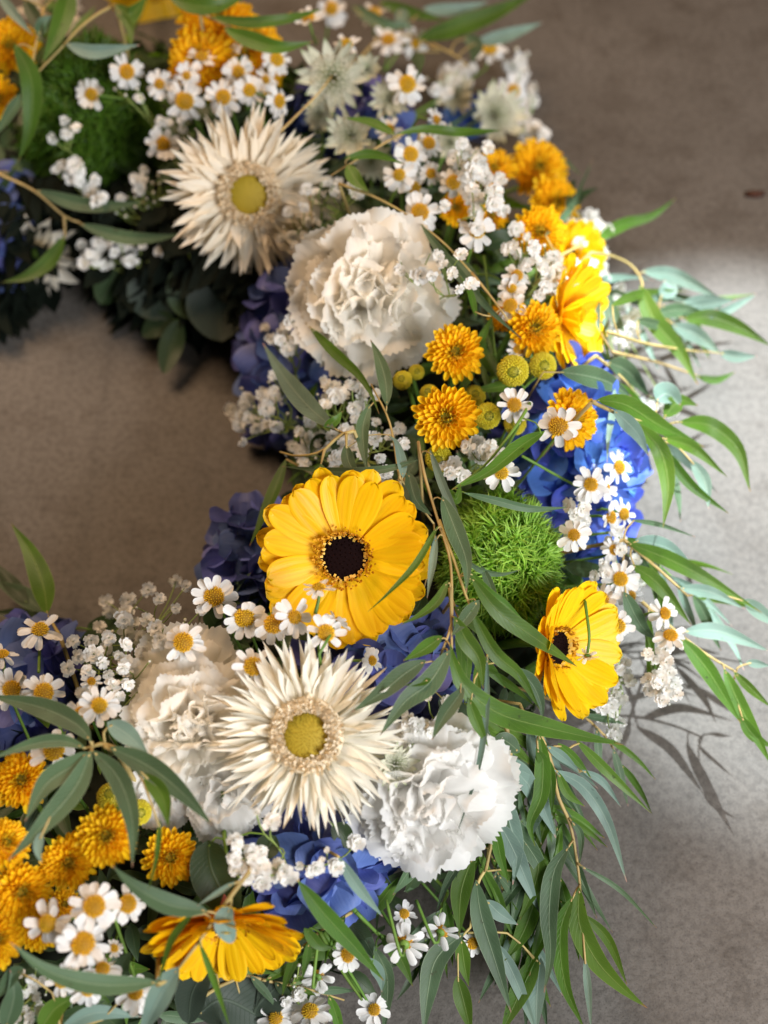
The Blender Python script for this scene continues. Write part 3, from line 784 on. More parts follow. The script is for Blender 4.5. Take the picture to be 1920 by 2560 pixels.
# short leaves and stalks packed between the flowers: nobody could count them
rs = random.Random(3); b = MB()
for i in range(5200):
    th = rs.uniform(0, 2 * math.pi); a = rs.uniform(-.25, math.pi + .25)
    rr_ = RR + .098 * math.cos(a) * rs.uniform(.8, 1.1); z = .032 + .060 * max(-.3, math.sin(a)) * rs.uniform(.75, 1.08)
    p = Vector((rr_ * math.cos(th), rr_ * math.sin(th), max(.006, z)))
    n = Vector((math.cos(a) * math.cos(th), math.cos(a) * math.sin(th), math.sin(a))); n = (n + Vector((rs.uniform(-.7, .7), rs.uniform(-.7, .7), rs.uniform(-.2, .7)))).normalized()
    T = Vector((rs.uniform(-1, 1), rs.uniform(-1, 1), rs.uniform(-.4, .6))); T = (T - n * T.dot(n) * .8).normalized(); s = T.cross(n).normalized(); n = s.cross(T)
    L = rs.uniform(.012, .034); W = L * rs.uniform(.10, .22); V = []; cv = rs.uniform(-.3, .1)
    for k in range(6):
        u = k / 5; w_ = W * float(prof('leaf', np.float64(u))) + .0001; c = p + T * (L * u) + n * (L * cv * u * u)
        V += [tuple(c - s * w_ + n * w_ * .3), tuple(c), tuple(c + s * w_ + n * w_ * .3)]
    U = [(k / 5, v) for k in range(6) for v in (0, .5, 1)]
    F = []
    for k in range(5):
        o = 3 * k; F += [(o, o + 1, o + 4, o + 3), (o + 1, o + 2, o + 5, o + 4)]
    b.add(V, F, U, rs.choice((0, 0, 0, 1, 2)))
for i in range(1500):                 # near-black leaves added low under the far side, standing in for shade
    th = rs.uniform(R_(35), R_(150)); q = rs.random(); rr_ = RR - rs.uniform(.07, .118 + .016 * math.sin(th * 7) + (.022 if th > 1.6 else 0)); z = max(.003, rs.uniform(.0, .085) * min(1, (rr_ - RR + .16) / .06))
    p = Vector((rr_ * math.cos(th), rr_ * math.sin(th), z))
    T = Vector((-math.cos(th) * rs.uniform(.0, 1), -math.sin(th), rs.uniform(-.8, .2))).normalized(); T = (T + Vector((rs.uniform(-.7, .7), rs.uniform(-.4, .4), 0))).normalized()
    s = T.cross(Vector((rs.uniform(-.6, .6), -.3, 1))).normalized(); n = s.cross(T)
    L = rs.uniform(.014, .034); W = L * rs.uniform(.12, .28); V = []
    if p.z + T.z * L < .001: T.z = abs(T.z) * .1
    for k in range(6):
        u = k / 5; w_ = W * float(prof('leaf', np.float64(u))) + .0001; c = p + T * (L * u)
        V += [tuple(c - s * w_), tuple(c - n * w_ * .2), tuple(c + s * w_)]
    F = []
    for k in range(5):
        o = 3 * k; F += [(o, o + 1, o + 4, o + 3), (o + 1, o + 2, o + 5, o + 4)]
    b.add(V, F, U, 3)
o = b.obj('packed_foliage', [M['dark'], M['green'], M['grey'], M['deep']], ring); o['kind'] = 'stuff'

# ================================================================ hydrangeas
hydrangea(1462, 1165, 150, 265, 46, 'bright blue hydrangea head at the outer right edge beside the green ball', off=.012, fr=.0185, dep=.05, n=(.25, .1))
hydrangea(755, 905, 130, 230, 36, 'shaded blue hydrangea under the left side of the round white carnation', off=-.002, src=hy_v, fr=.019, dep=.04)
hydrangea(655, 1395, 90, 115, 20, 'violet blue hydrangea peeking from behind the dark-eyed gerbera on its left', off=.004, src=hy_v, fr=.0195, dep=.03)
hydrangea(985, 1665, 170, 110, 24, 'deep blue hydrangea between the dark-eyed gerbera and the trailing leaves below it', off=.004, src=hy_v, fr=.021, dep=.035)
hydrangea(800, 2190, 150, 105, 24, 'blue hydrangea between the lower yellow gerbera and the bottom white carnation', off=.008, src=hy_p, fr=.019, dep=.04, n=(.1, -.3))
hydrangea(70, 1750, 150, 165, 30, 'slate blue hydrangea at the left edge behind the daisies', off=.004, src=hy_v, fr=.022, dep=.045)
hydrangea(5, 585, 75, 130, 16, 'dim blue hydrangea at the left edge beyond the hollow of the wreath', off=.012, src=hy_v, fr=.020, dep=.035)
hydrangea(870, 310, 150, 110, 16, 'blue hydrangea showing in specks between the astrantias at the top', off=-.012, src=hy_v, fr=.017, dep=.03)
hydrangea(1180, 335, 110, 70, 14, 'blue hydrangea glimpsed above the golden cluster at the upper right rim', off=-.006, src=hy_b, fr=.016, dep=.03)

# ================================================================ green balls
green_ball(1275, 1395, 168, 195, 'lit bright green fluffy ball right of the dark-eyed gerbera', off=.030, k=9500, n=(.15, .05), up=.045)
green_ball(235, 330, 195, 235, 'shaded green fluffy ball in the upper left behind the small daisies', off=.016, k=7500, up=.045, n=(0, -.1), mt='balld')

# ================================================================ carnations
carnation(925, 745, 205, (-.05, .05), 'ivory carnation at the centre of the upper half beside the cream gerbera', off=.034, sets=cs_i, outer=11, fill=24)
carnation(1075, 2000, 212, (.08, -.50), 'bright white carnation lowest in the wreath beside the hanging leaves', off=.036, outer=11, fill=26, spin=.4)
carnation(1165, 1880, 120, (.5, .2), 'small frilled white carnation tucked behind the top right of the lowest one', off=.018, outer=8, fill=10, core_n=4)
carnation(475, 1815, 165, (-.1, .05), 'ruffled ivory carnation left of the lower cream gerbera', off=.032, sets=cs_i, outer=7, fill=24, spin=.8)
carnation(475, 1705, 150, (-.15, .25), 'flat open ivory carnation above the ruffled one and behind the daisies', off=.018, sets=cs_i, outer=9, fill=5, core_n=0)
carnation(560, 1990, 115, (-.1, -.25), 'pale carnation half hidden below the ruffled one and the cream gerbera', off=.016, outer=8, fill=12, core_n=4)
carnation(395, 1990, 90, (-.2, -.3), 'small white carnation edge under the long crossing leaf at lower left', off=.012, outer=7, fill=8, core_n=3)

# ================================================================ gerberas
gerbera(862, 1392, 228, (-.10, -.06), 'yellow gerbera with a dark round eye in the middle of the wreath', off=.036, cup=6, spin=.1)
gerbera(1385, 1618, 200, (.80, -.12), 'golden gerbera turned sideways at the right rim below the green ball', off=.030, cup=28, gold=True)
gerbera(560, 2300, 215, (.05, -.92), 'yellow gerbera seen edge on near the bottom left', off=.022, cup=20, lay=((26, 1.0, 0), (24, .95, 7), (16, .8, 14)), mt='pinkstem')
gerbera(1405, 790, 165, (.90, -.05), 'yellow gerbera turned sideways at the upper right rim above the blue hydrangea', off=.026, cup=20, gold=True, disc=False, lay=((22, 1, 0), (20, .9, 8), (14, .55, 40), (8, .3, 65)))
gerbera(1425, 640, 100, (.55, .15), 'small bright yellow gerbera behind the orange cluster on the upper right rim', off=.020, cup=30, gold=True, lay=((16, 1, 0), (12, .9, 14), (8, .6, 30)))
gerbera(390, -50, 135, (0, -.35), 'yellow gerbera cut by the top edge of the photo', off=.028, cup=4, dark=True)
spider(765, 1838, 254, (-.03, -.05), 'large ivory spider gerbera with olive eye in the lower middle', off=.046)
spider(622, 486, 218, (.02, -.05), 'large warm cream spider gerbera with olive eye in the upper half', off=.040, warm=True, wide=1.25)
spider(95, 640, 125, (-.3, -.45), 'shaded cream flower with few broad petals beyond the hollow at far left', off=.006, warm=True, disc=False, lay=((11, 1, -4), (9, .8, 12)), wide=3.2)
spider(130, 15, 95, (.1, .3), 'blurred cream flower behind leaves at the top left edge', off=.012, warm=True, disc=False, lay=((10, 1, 5), (8, .8, 20)), wide=3.4)

# ================================================================ button chrysanthemums
for px, py, R, n, lab, off in (
 (1138, 883, 76, (.1, .2), 'golden button chrysanthemum just below and right of the round ivory carnation', .040),
 (1117, 1043, 86, (-.02, -.05), 'largest golden button chrysanthemum above the green ball, facing the camera', .046),
 (1335, 822, 74, (.35, .25), 'golden button chrysanthemum at the rim against the sideways yellow gerbera', .040),
 (1425, 1048, 84, (.68, .10), 'golden button chrysanthemum standing sideways on the bright blue hydrangea', .034),
 (1343, 425, 82, (.30, .45), 'orange button chrysanthemum topmost on the upper right rim', .034),
 (1382, 510, 74, (.55, .15), 'orange button chrysanthemum on the outer right rim above the small yellow gerbera', .030),
 (1238, 425, 58, (-.1, .5), 'orange button chrysanthemum half hidden left of the topmost rim one', .018),
 (1348, 578, 68, (.15, .1), 'orange button chrysanthemum on the rim above the white sprays', .036),
 (1143, 522, 48, (0, .2), 'small orange chrysanthemum behind the white sprays above the lone daisy', .022),
 (1228, 542, 46, (.1, 0), 'small orange chrysanthemum right of the lone daisy near the upper rim', .022),
 (1405, 715, 42, (.3, .3), 'small orange chrysanthemum peeking above the sideways yellow gerbera', .028),
 (1258, 792, 40, (-.3, .2), 'small orange chrysanthemum partly behind daisies beside the rim one', .026),
 (27, 118, 74, (-.1, .3), 'yellow orange chrysanthemum at the top left edge of the photo', .036),
 (-8, 245, 58, (.1, 0), 'orange chrysanthemum cut by the left edge below another one', .030),
 (545, 62, 105, (0, .80), 'orange chrysanthemum broad and blurred at the top, facing away', .034),
 (500, 150, 88, (-.3, .45), 'orange chrysanthemum left and below in the blurred top cluster', .030),
 (625, 105, 88, (.25, .75), 'orange chrysanthemum right in the blurred top cluster under dark leaves', .026),
 (560, 200, 66, (0, .1), 'dark orange chrysanthemum behind the upper bunch of daisies', .018),
 (660, 180, 56, (.2, .1), 'orange chrysanthemum right behind the upper bunch of daisies', .020),
 (55, 1952, 76, (-.1, .15), 'golden chrysanthemum at the left edge below the crossing leaves', .030),
 (268, 2090, 80, (-.08, -.05), 'brightest yellow chrysanthemum at lower left with a leaf across its right side', .042),
 (172, 2155, 72, (0, -.1), 'golden chrysanthemum left behind the brightest one at lower left', .028),
 (425, 2143, 74, (.1, -.1), 'dusky orange chrysanthemum in shadow left of the lower sprays', .016),
 (12, 2110, 68, (.35, .25), 'orange chrysanthemum cut by the left edge above its neighbours', .038),
 (52, 2228, 78, (.2, -.1), 'orange chrysanthemum near the left edge above the lowest daisies', .030),
 (-12, 2345, 76, (.3, -.1), 'orange chrysanthemum lowest along the left edge', .030),
 (95, 2318, 62, (0, -.3), 'orange chrysanthemum behind the narrow sideways daisy at lower left', .014),
 (160, 2262, 46, (.2, .2), 'small orange chrysanthemum behind the big daisy at lower left', .014)):
    mum(px, py, R, n, lab, off, k=110 if R > 60 else 80)
for px, py, R, n, lab, off in (
 (1007, 952, 26, (-.2, .3), 'small green yellow bud left of the two golden chrysanthemums', .034),
 (1041, 931, 21, (.1, .2), 'smallest bud just behind the one under the ivory carnation', .022),
 (1218, 1040, 35, (.2, 0), 'round yellow bud touching the right of the largest chrysanthemum', .034),
 (1187, 990, 28, (.1, .3), 'yellow bud peeking above the right of the largest chrysanthemum', .024),
 (1073, 985, 25, (-.2, .4), 'yellow bud peeking above the left of the largest chrysanthemum', .024),
 (1282, 926, 42, (.05, -.15), 'large yellow bud with green heart under the rim chrysanthemum', .040),
 (1356, 915, 36, (.2, .1), 'yellow bud right of the large bud and under the rim chrysanthemum', .034),
 (1098, 1146, 36, (-.1, -.2), 'yellow bud directly below the largest chrysanthemum', .026),
 (1288, 1060, 29, (0, 0), 'dim greenish bud below the daisy near the blue hydrangea', .018),
 (277, 1992, 36, (-.2, .3), 'brown shaded bud above the brightest chrysanthemum at lower left', .022),
 (346, 2030, 34, (.3, -.1), 'green bud right of the brightest chrysanthemum at lower left', .026)):
    mbud(px, py, R, n, lab, off)

# ================================================================ astrantias
for px, py, R, n, lab, off, el in (
 (832, 195, 100, (-.1, .1), 'largest pale astrantia above the warm cream gerbera to its right', .034, 12),
 (915, 172, 52, (.1, .2), 'small cupped green astrantia right of the largest one', .034, 45),
 (975, 250, 66, (.1, .3), 'pale astrantia with full pincushion left of the daisy at upper middle', .026, 20),
 (880, 340, 78, (-.35, .1), 'shaded brownish astrantia right of the warm cream gerbera', .030, 30),
 (930, 400, 60, (0, -.2), 'faded astrantia under the thin tan twig in the upper middle', .014, 12),
 (800, 285, 50, (-.1, -.2), 'dull small astrantia between the cream gerbera and the largest astrantia', .016, 20),
 (1232, 290, 92, (.42, .1), 'whitest astrantia near the upper right rim', .036, 26),
 (1135, 235, 62, (.1, .1), 'greenish astrantia left of the whitest one near the upper rim', .030, 25),
 (1125, 355, 48, (0, 0), 'olive astrantia just above the white sprays in the upper right', .020, 15),
 (985, 1910, 68, (.45, -.25), 'small green tipped astrantia wedged between lower cream gerbera and white carnation', .044, 20)):
    astrantia(px, py, R, n, lab, off, el)
# ================================================================ daisies: px, py, radius px, facing, label, off, (stem to px,py,off)
DAISIES = [
 (317, 180, 46, (.05, .1), 'daisy highest on the shaded green ball at upper left'),
 (230, 238, 42, (-.45, 0), 'daisy leftmost over the shaded green ball', .036, (310, 248, .02)),
 (408, 360, 48, (-.1, 0), 'daisy touching the left edge of the warm cream gerbera'),
 (462, 252, 50, (0, -.1), 'daisy with dull disc between the shaded green ball and the orange cluster'),
 (399, 211, 38, (-.1, .25), 'pinkish daisy leftmost in the upper bunch'),
 (466, 190, 34, (.1, .3), 'daisy second from the left in the upper bunch'),
 (504, 143, 40, (0, .75), 'daisy seen edge on against the orange cluster'),
 (596, 180, 44, (-.15, .3), 'daisy in the middle of the upper bunch'),
 (559, 243, 47, (-.15, .1), 'daisy just above the tips of the warm cream gerbera', .040),
 (624, 226, 43, (0, .15), 'daisy crowded by others above the right of the warm cream gerbera', .042),
 (692, 150, 42, (.3, .35), 'daisy with few petals on the right of the orange cluster'),
 (697, 253, 44, (.70, 0), 'narrow sideways daisy at the right end of the upper bunch', .042),
 (664, 200, 32, (.3, .3), 'half hidden daisy behind the right end of the upper bunch', .026),
 (600, 105, 30, (-.3, .7), 'edge on daisy under the dark leaf at the top'),
 (828, 22, 46, (.1, .25), 'daisy at the very top middle of the photo', .05, (815, 100, .02)),
 (771, 47, 42, (-.2, .75), 'edge on daisy left of the one at the top middle', .05, (792, 95, .02)),
 (935, 34, 44, (0, .80), 'blurred daisy seen from its side right of the top middle one', .05, (935, 90, .03)),
 (866, 113, 40, (.1, .65), 'edge on daisy right above the largest astrantia', .046),
 (971, 101, 46, (0, .72), 'edge on daisy with bright disc left of the top right leaves', .052, (960, 180, .02)),
 (1037, 108, 42, (.65, .1), 'greenish backed daisy near the long leaf at the top', .046, (965, 175, .02)),
 (1018, 211, 52, (.2, .2), 'daisy between two astrantias in the upper middle', .044),
 (1225, 124, 44, (.1, .65), 'blurred daisy beside the pale leaf tip at the top right', .046),
 (1283, 228, 48, (.45, .1), 'blurred daisy with green eye at the top right rim', .040),
 (1089, 300, 32, (.75, .2), 'tiny narrow daisy above the green crossing leaf', .038),
 (973, 325, 38, (.1, .4), 'daisy partly under the fork of the tan twig', .032),
 (1026, 386, 48, (.25, .2), 'daisy right below the fork of the tan twig', .046),
 (1072, 358, 36, (.3, .25), 'smaller daisy next to the top white spray', .044),
 (999, 438, 46, (-.05, .2), 'daisy third up from the ivory carnation in the middle column', .044, (968, 520, .01)),
 (1077, 434, 32, (.3, .1), 'small daisy tucked left of the thick white spray'),
 (1134, 456, 44, (-.15, .1), 'daisy at the left side of the thick white spray', .046),
 (1036, 470, 36, (.1, .3), 'small daisy hiding behind the one above the ivory carnation', .026),
 (1050, 531, 56, (0, -.05), 'large daisy directly above the ivory carnation', .048),
 (1193, 578, 52, (.05, .1), 'clear daisy right of the ivory carnation on a green stem', .054, (1165, 665, .02)),
 (1292, 690, 42, (.35, .55), 'sideways daisy upper of the pair beside the rim chrysanthemum', .048),
 (1280, 722, 38, (-.2, .45), 'sideways daisy in the middle of the column at the rim', .044, (1225, 790, .02)),
 (1276, 765, 44, (-.2, .35), 'daisy with long petals just left of the rim chrysanthemum', .046),
 (1296, 875, 30, (.2, .4), 'daisy petals peeking between rim chrysanthemum and large bud', .030),
 (1286, 1013, 50, (0, .15), 'daisy right of the round yellow bud in the middle', .050),
 (1396, 1066, 58, (-.1, .05), 'large daisy in front of the sideways golden chrysanthemum', .062),
 (1254, 1182, 48, (0, -.1), 'daisy just above the top of the lit green ball', .046),
 (1476, 1212, 47, (.35, .1), 'daisy with stem hanging over the bright blue hydrangea', .048, (1305, 1140, .034)),
 (1512, 1220, 34, (.3, .1), 'small daisy behind the one over the bright blue hydrangea', .036),
 (1547, 1168, 45, (.72, .1), 'narrow sideways daisy at the outer edge of the blue hydrangea', .040),
 (1435, 1338, 48, (.05, .1), 'daisy just right of the lit green ball', .046),
 (1526, 1294, 40, (.72, 0), 'narrow daisy left of a touching pair at the right rim', .044),
 (1559, 1285, 42, (.70, -.1), 'narrow daisy right of a touching pair at the right rim', .044),
 (1551, 1448, 48, (.1, .1), 'daisy above the sideways golden gerbera at the right rim', .052),
 (1507, 1498, 42, (-.2, -.1), 'daisy overlapping the top of the sideways golden gerbera', .046),
 (1544, 1565, 48, (.1, -.1), 'backlit daisy on the right edge of the sideways golden gerbera', .054, (1440, 1475, .04)),
 (1535, 1375, 36, (.45, .2), 'petals of a daisy below the pair at the right rim', .044),
 (1575, 1490, 38, (.4, -.2), 'crumpled daisy behind the one above the golden gerbera', .040),
 (1660, 1534, 48, (.76, .15), 'sideways daisy farthest right over the concrete', .075, (1640, 1680, .05)),
 (1676, 1590, 48, (.2, .65), 'daisy tilted up below the one farthest right', .075, (1632, 1700, .05)),
 (1468, 1640, 34, (-.1, -.85, -.35), 'small daisy hanging upside down on the golden gerbera', .058, (1462, 1500, .055)),
 (536, 1492, 58, (-.05, .1), 'daisy left of the dark-eyed gerbera, highest of its row', .052),
 (611, 1544, 56, (0, 0), 'daisy second of the row below the dark-eyed gerbera', .050),
 (684, 1560, 56, (.05, 0), 'daisy third of the row below the dark-eyed gerbera', .052),
 (735, 1543, 54, (.50, .1), 'turned daisy fourth of the row below the dark-eyed gerbera', .056),
 (815, 1583, 52, (.20, .15), 'daisy lowest right over the edge of the dark-eyed gerbera', .062),
 (797, 1470, 42, (0, .90), 'small edge on daisy standing in front of the dark-eyed gerbera', .068, (788, 1535, .06)),
 (842, 1556, 38, (.35, .75, -.45), 'daisy seen from its green back on the dark-eyed gerbera', .060),
 (458, 1606, 58, (.05, .1), 'daisy on the top of the flat open ivory carnation', .054),
 (633, 1667, 54, (.1, .25), 'daisy between the flat ivory carnation and the lower cream gerbera', .056),
 (929, 1652, 34, (.72, .1), 'tiny daisy behind the top right of the lower cream gerbera', .030),
 (100, 1577, 58, (0, .70), 'edge on daisy on an upright green stem at the left', .062, (97, 1680, .04)),
 (29, 1724, 58, (.05, .1), 'pinkish daisy at the left edge above the crossing leaf', .046),
 (110, 1731, 58, (0, .05), 'bright daisy right of the one at the left edge', .050),
 (248, 1764, 52, (.05, .05), 'daisy below the big white spray at the left', .054),
 (202, 1782, 40, (-.2, .05), 'smaller daisy overlapped on its right below the big white spray', .044),
 (229, 1704, 27, (0, .2), 'tiny daisy inside the big white spray', .044),
 (135, 1877, 60, (-.1, .25), 'daisy under the thin leaf and above the left chrysanthemum', .042),
 (5, 1638, 40, (-.2, .85), 'edge on daisy cut by the left edge', .055, (10, 1685, .04)),
 (236, 2266, 68, (.05, .05), 'largest daisy at lower left, upper of two big ones', .054),
 (318, 2260, 54, (.35, .1), 'daisy right behind the largest one at lower left', .040, (335, 2440, .01)),
 (121, 2308, 60, (-.45, -.1), 'narrow turned daisy left of the largest ones', .044),
 (208, 2360, 68, (.05, -.05), 'big daisy directly below the largest one at lower left', .052),
 (256, 2424, 48, (.1, .45), 'daisy above the right end of the long grey leaf at the bottom', .030),
 (221, 2473, 50, (0, -.15), 'daisy just below the long grey leaf at the bottom left', .034),
 (155, 2452, 42, (-.1, -.3), 'daisy half hidden under the long grey leaf at the bottom left', .030),
 (338, 2484, 54, (.1, .40), 'daisy under the tip of the long grey leaf beside the pale leaf', .036),
 (285, 2372, 26, (.2, .5), 'tiny daisy beside the lower big daisy', .026),
 (1011, 2360, 60, (.15, .45, -.75), 'daisy seen from behind over the concrete under the lowest carnation', .040, (965, 2250, .03)),
 (1102, 2330, 46, (.3, .5, -.65), 'daisy seen from behind right of another below the lowest carnation', .035, (1040, 2250, .02)),
 (868, 2388, 42, (.35, .1), 'small daisy right of the stem below the lower gerbera', .025),
 (775, 2530, 60, (-.1, .55), 'tilted daisy at the bottom edge right of the middle', .030),
 (935, 2524, 46, (.15, -.05), 'small daisy on two bare stems at the bottom edge', .025, (835, 2380, .02)),
 (1182, 2358, 36, (.2, -.3), 'small yellow eyed daisy between hanging leaves at the bottom', .018),
 (795, 2442, 42, (.2, .4, -.7), 'pale daisy turned down below the edge on gerbera', .020, (797, 2330, .015)),
 (690, 2545, 46, (-.2, .2), 'faint daisy cut by the bottom edge', .018),
 (1010, 2285, 34, (.2, .4), 'small pale daisy just under the lowest carnation', .020),
]
for d in DAISIES:
    px, py, R, n, lab = d[:5]
    daisy(px, py, R, n, lab if lab.startswith('pinkish') else 'white ' + lab, d[5] if len(d) > 5 else .038, stem=d[6] if len(d) > 6 else None)

# ================================================================ baby's breath
breath((330, 1700), [(240, 1660, 85, 80, 13), (330, 1590, 85, 80, 13), (440, 1550, 80, 50, 6), (270, 1745, 75, 50, 6)],
       "largest white spray above the daisies at the left, by the hollow", pts=[(265, 1505), (275, 1530), (320, 1500, 20), (370, 1475), (398, 1498, 17), (440, 1452), (465, 1465, 14), (390, 1570, 21), (402, 1605, 21), (310, 1548, 24), (315, 1585, 23), (235, 1635, 24), (320, 1665, 28), (440, 1520, 14)], off=.040, R=18.5, buds=.2)
breath((770, 1060), [(620, 1020, 60, 55, 9), (690, 1010, 55, 60, 8)], 'white spray over the hollow left of the long grey leaf', pts=[(655, 985), (688, 990, 20), (665, 1020, 21), (610, 1010), (590, 1040), (620, 1045), (665, 1060, 14), (640, 1070), (605, 1105, 13), (680, 940, 14)], off=.040, R=17)
breath((755, 960), [(715, 840, 35, 38, 6)], 'white spray just left of the ivory carnation by the long grey leaf tip', pts=[(730, 806, 22), (768, 842, 21), (705, 825), (677, 848), (712, 850), (662, 820, 13), (735, 850, 14), (715, 875, 20)], off=.046, R=17)
breath((900, 1110), [(840, 985, 65, 40, 9), (900, 1000, 50, 50, 7), (760, 1030, 40, 30, 4)], 'white spray below the ivory carnation between two dark leaves', pts=[(840, 990, 23), (895, 970, 17), (820, 965), (775, 1040), (900, 1015)], off=.030, R=17)
breath((870, 1170), [(770, 1120, 60, 50, 10), (850, 1130, 60, 50, 9), (960, 1090, 60, 40, 9), (950, 1180, 40, 30, 4)], 'white spray above the dark-eyed gerbera behind the tan twig', pts=[(840, 1145, 20), (770, 1105, 20), (798, 1107, 14), (868, 1080, 22), (870, 1110, 20), (950, 1145, 16), (965, 1200, 14)], off=.026, R=17)
breath((1105, 800), [(1080, 660, 85, 40, 5)], 'fine white spray with green twigs lying on the ivory carnation', pts=[(1152, 638, 19), (1177, 710, 20), (1148, 722, 13), (1050, 690, 24), (1095, 640, 16), (1000, 675, 16), (1080, 690, 15)], off=.066, R=15, buds=.6)
breath((1180, 520), [(1185, 400, 60, 50, 8), (1215, 480, 45, 55, 6), (1150, 440, 50, 45, 4), (1170, 530, 65, 50, 5)], 'thick white spray left of the orange chrysanthemums at the upper rim', pts=[(1160, 375, 24), (1190, 395, 24), (1180, 430, 24), (1135, 395, 20), (1240, 480, 20), (1230, 510, 21), (1258, 525, 18)], off=.052, R=19, buds=.1)
breath((1290, 760), [(1395, 675, 55, 38, 8), (1330, 650, 50, 50, 6), (1290, 600, 30, 40, 2), (1365, 720, 40, 30, 3)], 'white spray over the orange chrysanthemums beside the sideways daisies', pts=[(1290, 572, 20), (1284, 614, 15), (1318, 592, 11), (1385, 650, 24), (1390, 680, 24), (1312, 660, 17), (1338, 650, 17), (1363, 718, 18), (1430, 700, 18)], off=.050, R=17, buds=.2)
breath((1440, 760), [(1450, 560, 30, 50, 7), (1490, 590, 25, 40, 6), (1495, 670, 22, 60, 7)], 'blurred white spray behind the upper right rim, over the concrete', off=.034, R=21, buds=.2)
breath((190, 480), [(185, 430, 30, 35, 6), (235, 475, 30, 30, 4)], 'small white spray on the shaded green ball', pts=[(160, 302, 15), (132, 345, 15), (167, 335, 15), (190, 320, 14), (158, 408, 17), (185, 415, 20), (196, 430, 18), (140, 425, 13), (225, 480, 20), (240, 505, 17)], off=.046, R=16, buds=.3)
breath((400, 560), [(375, 480, 50, 60, 16), (300, 520, 25, 40, 6)], 'tiny pink white buds left of the warm cream gerbera', off=.030, R=15, buds=.75)
breath((330, 700), [(270, 630, 70, 30, 10)], 'white spray hanging over the hollow at upper left', pts=[(205, 610, 16), (293, 595, 16), (222, 635, 13), (210, 660, 18), (265, 660, 19), (325, 650, 20), (330, 620, 18), (355, 610, 16), (398, 628, 16), (268, 625, 15)], off=.034, R=16)
breath((460, 440), [(330, 225, 45, 30, 5), (440, 300, 40, 30, 5)], 'pinkish buds between the daisies of the shaded green ball', off=.030, R=15, buds=.5)
breath((760, 600), [(740, 570, 50, 60, 12), (800, 470, 40, 25, 6), (870, 480, 40, 30, 6)], 'small cream buds between the warm gerbera and the ivory carnation', pts=[(785, 560, 18), (740, 615, 15), (785, 625, 16), (820, 455, 14), (847, 455, 14), (890, 485, 20)], off=.026, R=15, buds=.3)
breath((760, 2200), [(620, 2150, 45, 50, 8), (700, 2180, 40, 30, 5)], 'white spray left of and above the lower blue hydrangea', pts=[(585, 2100, 20), (585, 2150, 20), (585, 2175, 16), (630, 2130, 20), (650, 2165, 24), (655, 2205, 24), (720, 2190, 26), (695, 2160, 16), (680, 2055, 24), (640, 2030, 12)], off=.050, R=18, buds=.15)
breath((840, 2140), [(790, 2170, 20, 15, 2)], 'white spray with three blossoms left of the lowest carnation', pts=[(890, 2108, 23), (838, 2168, 23), (790, 2170, 21), (805, 2150, 9), (748, 2165, 12), (818, 2125, 8)], off=.048, R=16)
breath((1070, 1850), [(1035, 1830, 45, 45, 10)], 'white spray between the lower cream gerbera and the lowest carnation', pts=[(1118, 1752, 15), (1135, 1775, 13), (1070, 1745, 10), (1010, 1855, 22), (1065, 1835, 20), (1020, 1815, 18), (1045, 1810, 18)], off=.042, R=17, buds=.3)
breath((1190, 1160), [(1200, 1125, 45, 28, 9), (1140, 1175, 35, 25, 5), (1240, 1130, 25, 20, 3)], 'white spray between the largest chrysanthemum and the daisy above the green ball', off=.034, R=19, buds=.2)
breath((1560, 1620), [(1545, 1700, 38, 55, 12), (1520, 1760, 40, 40, 8), (1535, 1820, 22, 35, 6)], 'white spray trailing below the golden gerbera on the concrete side', off=.030, R=17, buds=.2)
breath((1640, 1620), [(1650, 1640, 35, 25, 6), (1660, 1720, 45, 45, 13)], 'white spray farthest right over the concrete below the daisies', off=.065, R=18, buds=.15)
breath((1520, 900), [(1555, 830, 25, 35, 5), (1545, 740, 25, 30, 5), (1590, 810, 25, 20, 3), (1650, 1010, 45, 25, 5)], 'blurred white spray among the leaves on the right of the upper rim', off=.034, R=20, buds=.2)
breath((1310, 330), [(1290, 150, 35, 45, 7), (1320, 250, 30, 50, 8), (1335, 350, 28, 50, 8)], 'blurred white spray along the outer rim at the top right', off=.028, R=22, buds=.25)
breath((60, 2480), [(70, 2470, 60, 60, 14), (60, 2540, 50, 25, 6)], 'faint white spray deep in shade at the bottom left corner', off=.006, R=15, buds=.5)
breath((1440, 1290), [(1450, 1270, 28, 50, 6)], 'greenish white spray between the lit green ball and the blue hydrangea', off=.036, R=20, buds=.3)
breath((760, 2400), [(770, 2450, 45, 45, 8), (730, 2490, 35, 30, 4)], 'faint white spray below the edge on gerbera near the bottom edge', off=.012, R=17, buds=.4)
breath((1545, 1380), [(1540, 1350, 30, 30, 4), (1585, 1430, 22, 40, 4), (1500, 1430, 30, 18, 3)], 'few white blossoms around the daisies of the right rim', off=.040, R=18, buds=.2)
breath((1180, 260), [(1100, 210, 45, 35, 6), (1150, 190, 40, 30, 6)], 'cream white spray between the greenish astrantia and the upper daisies', off=.034, R=19, buds=.3)
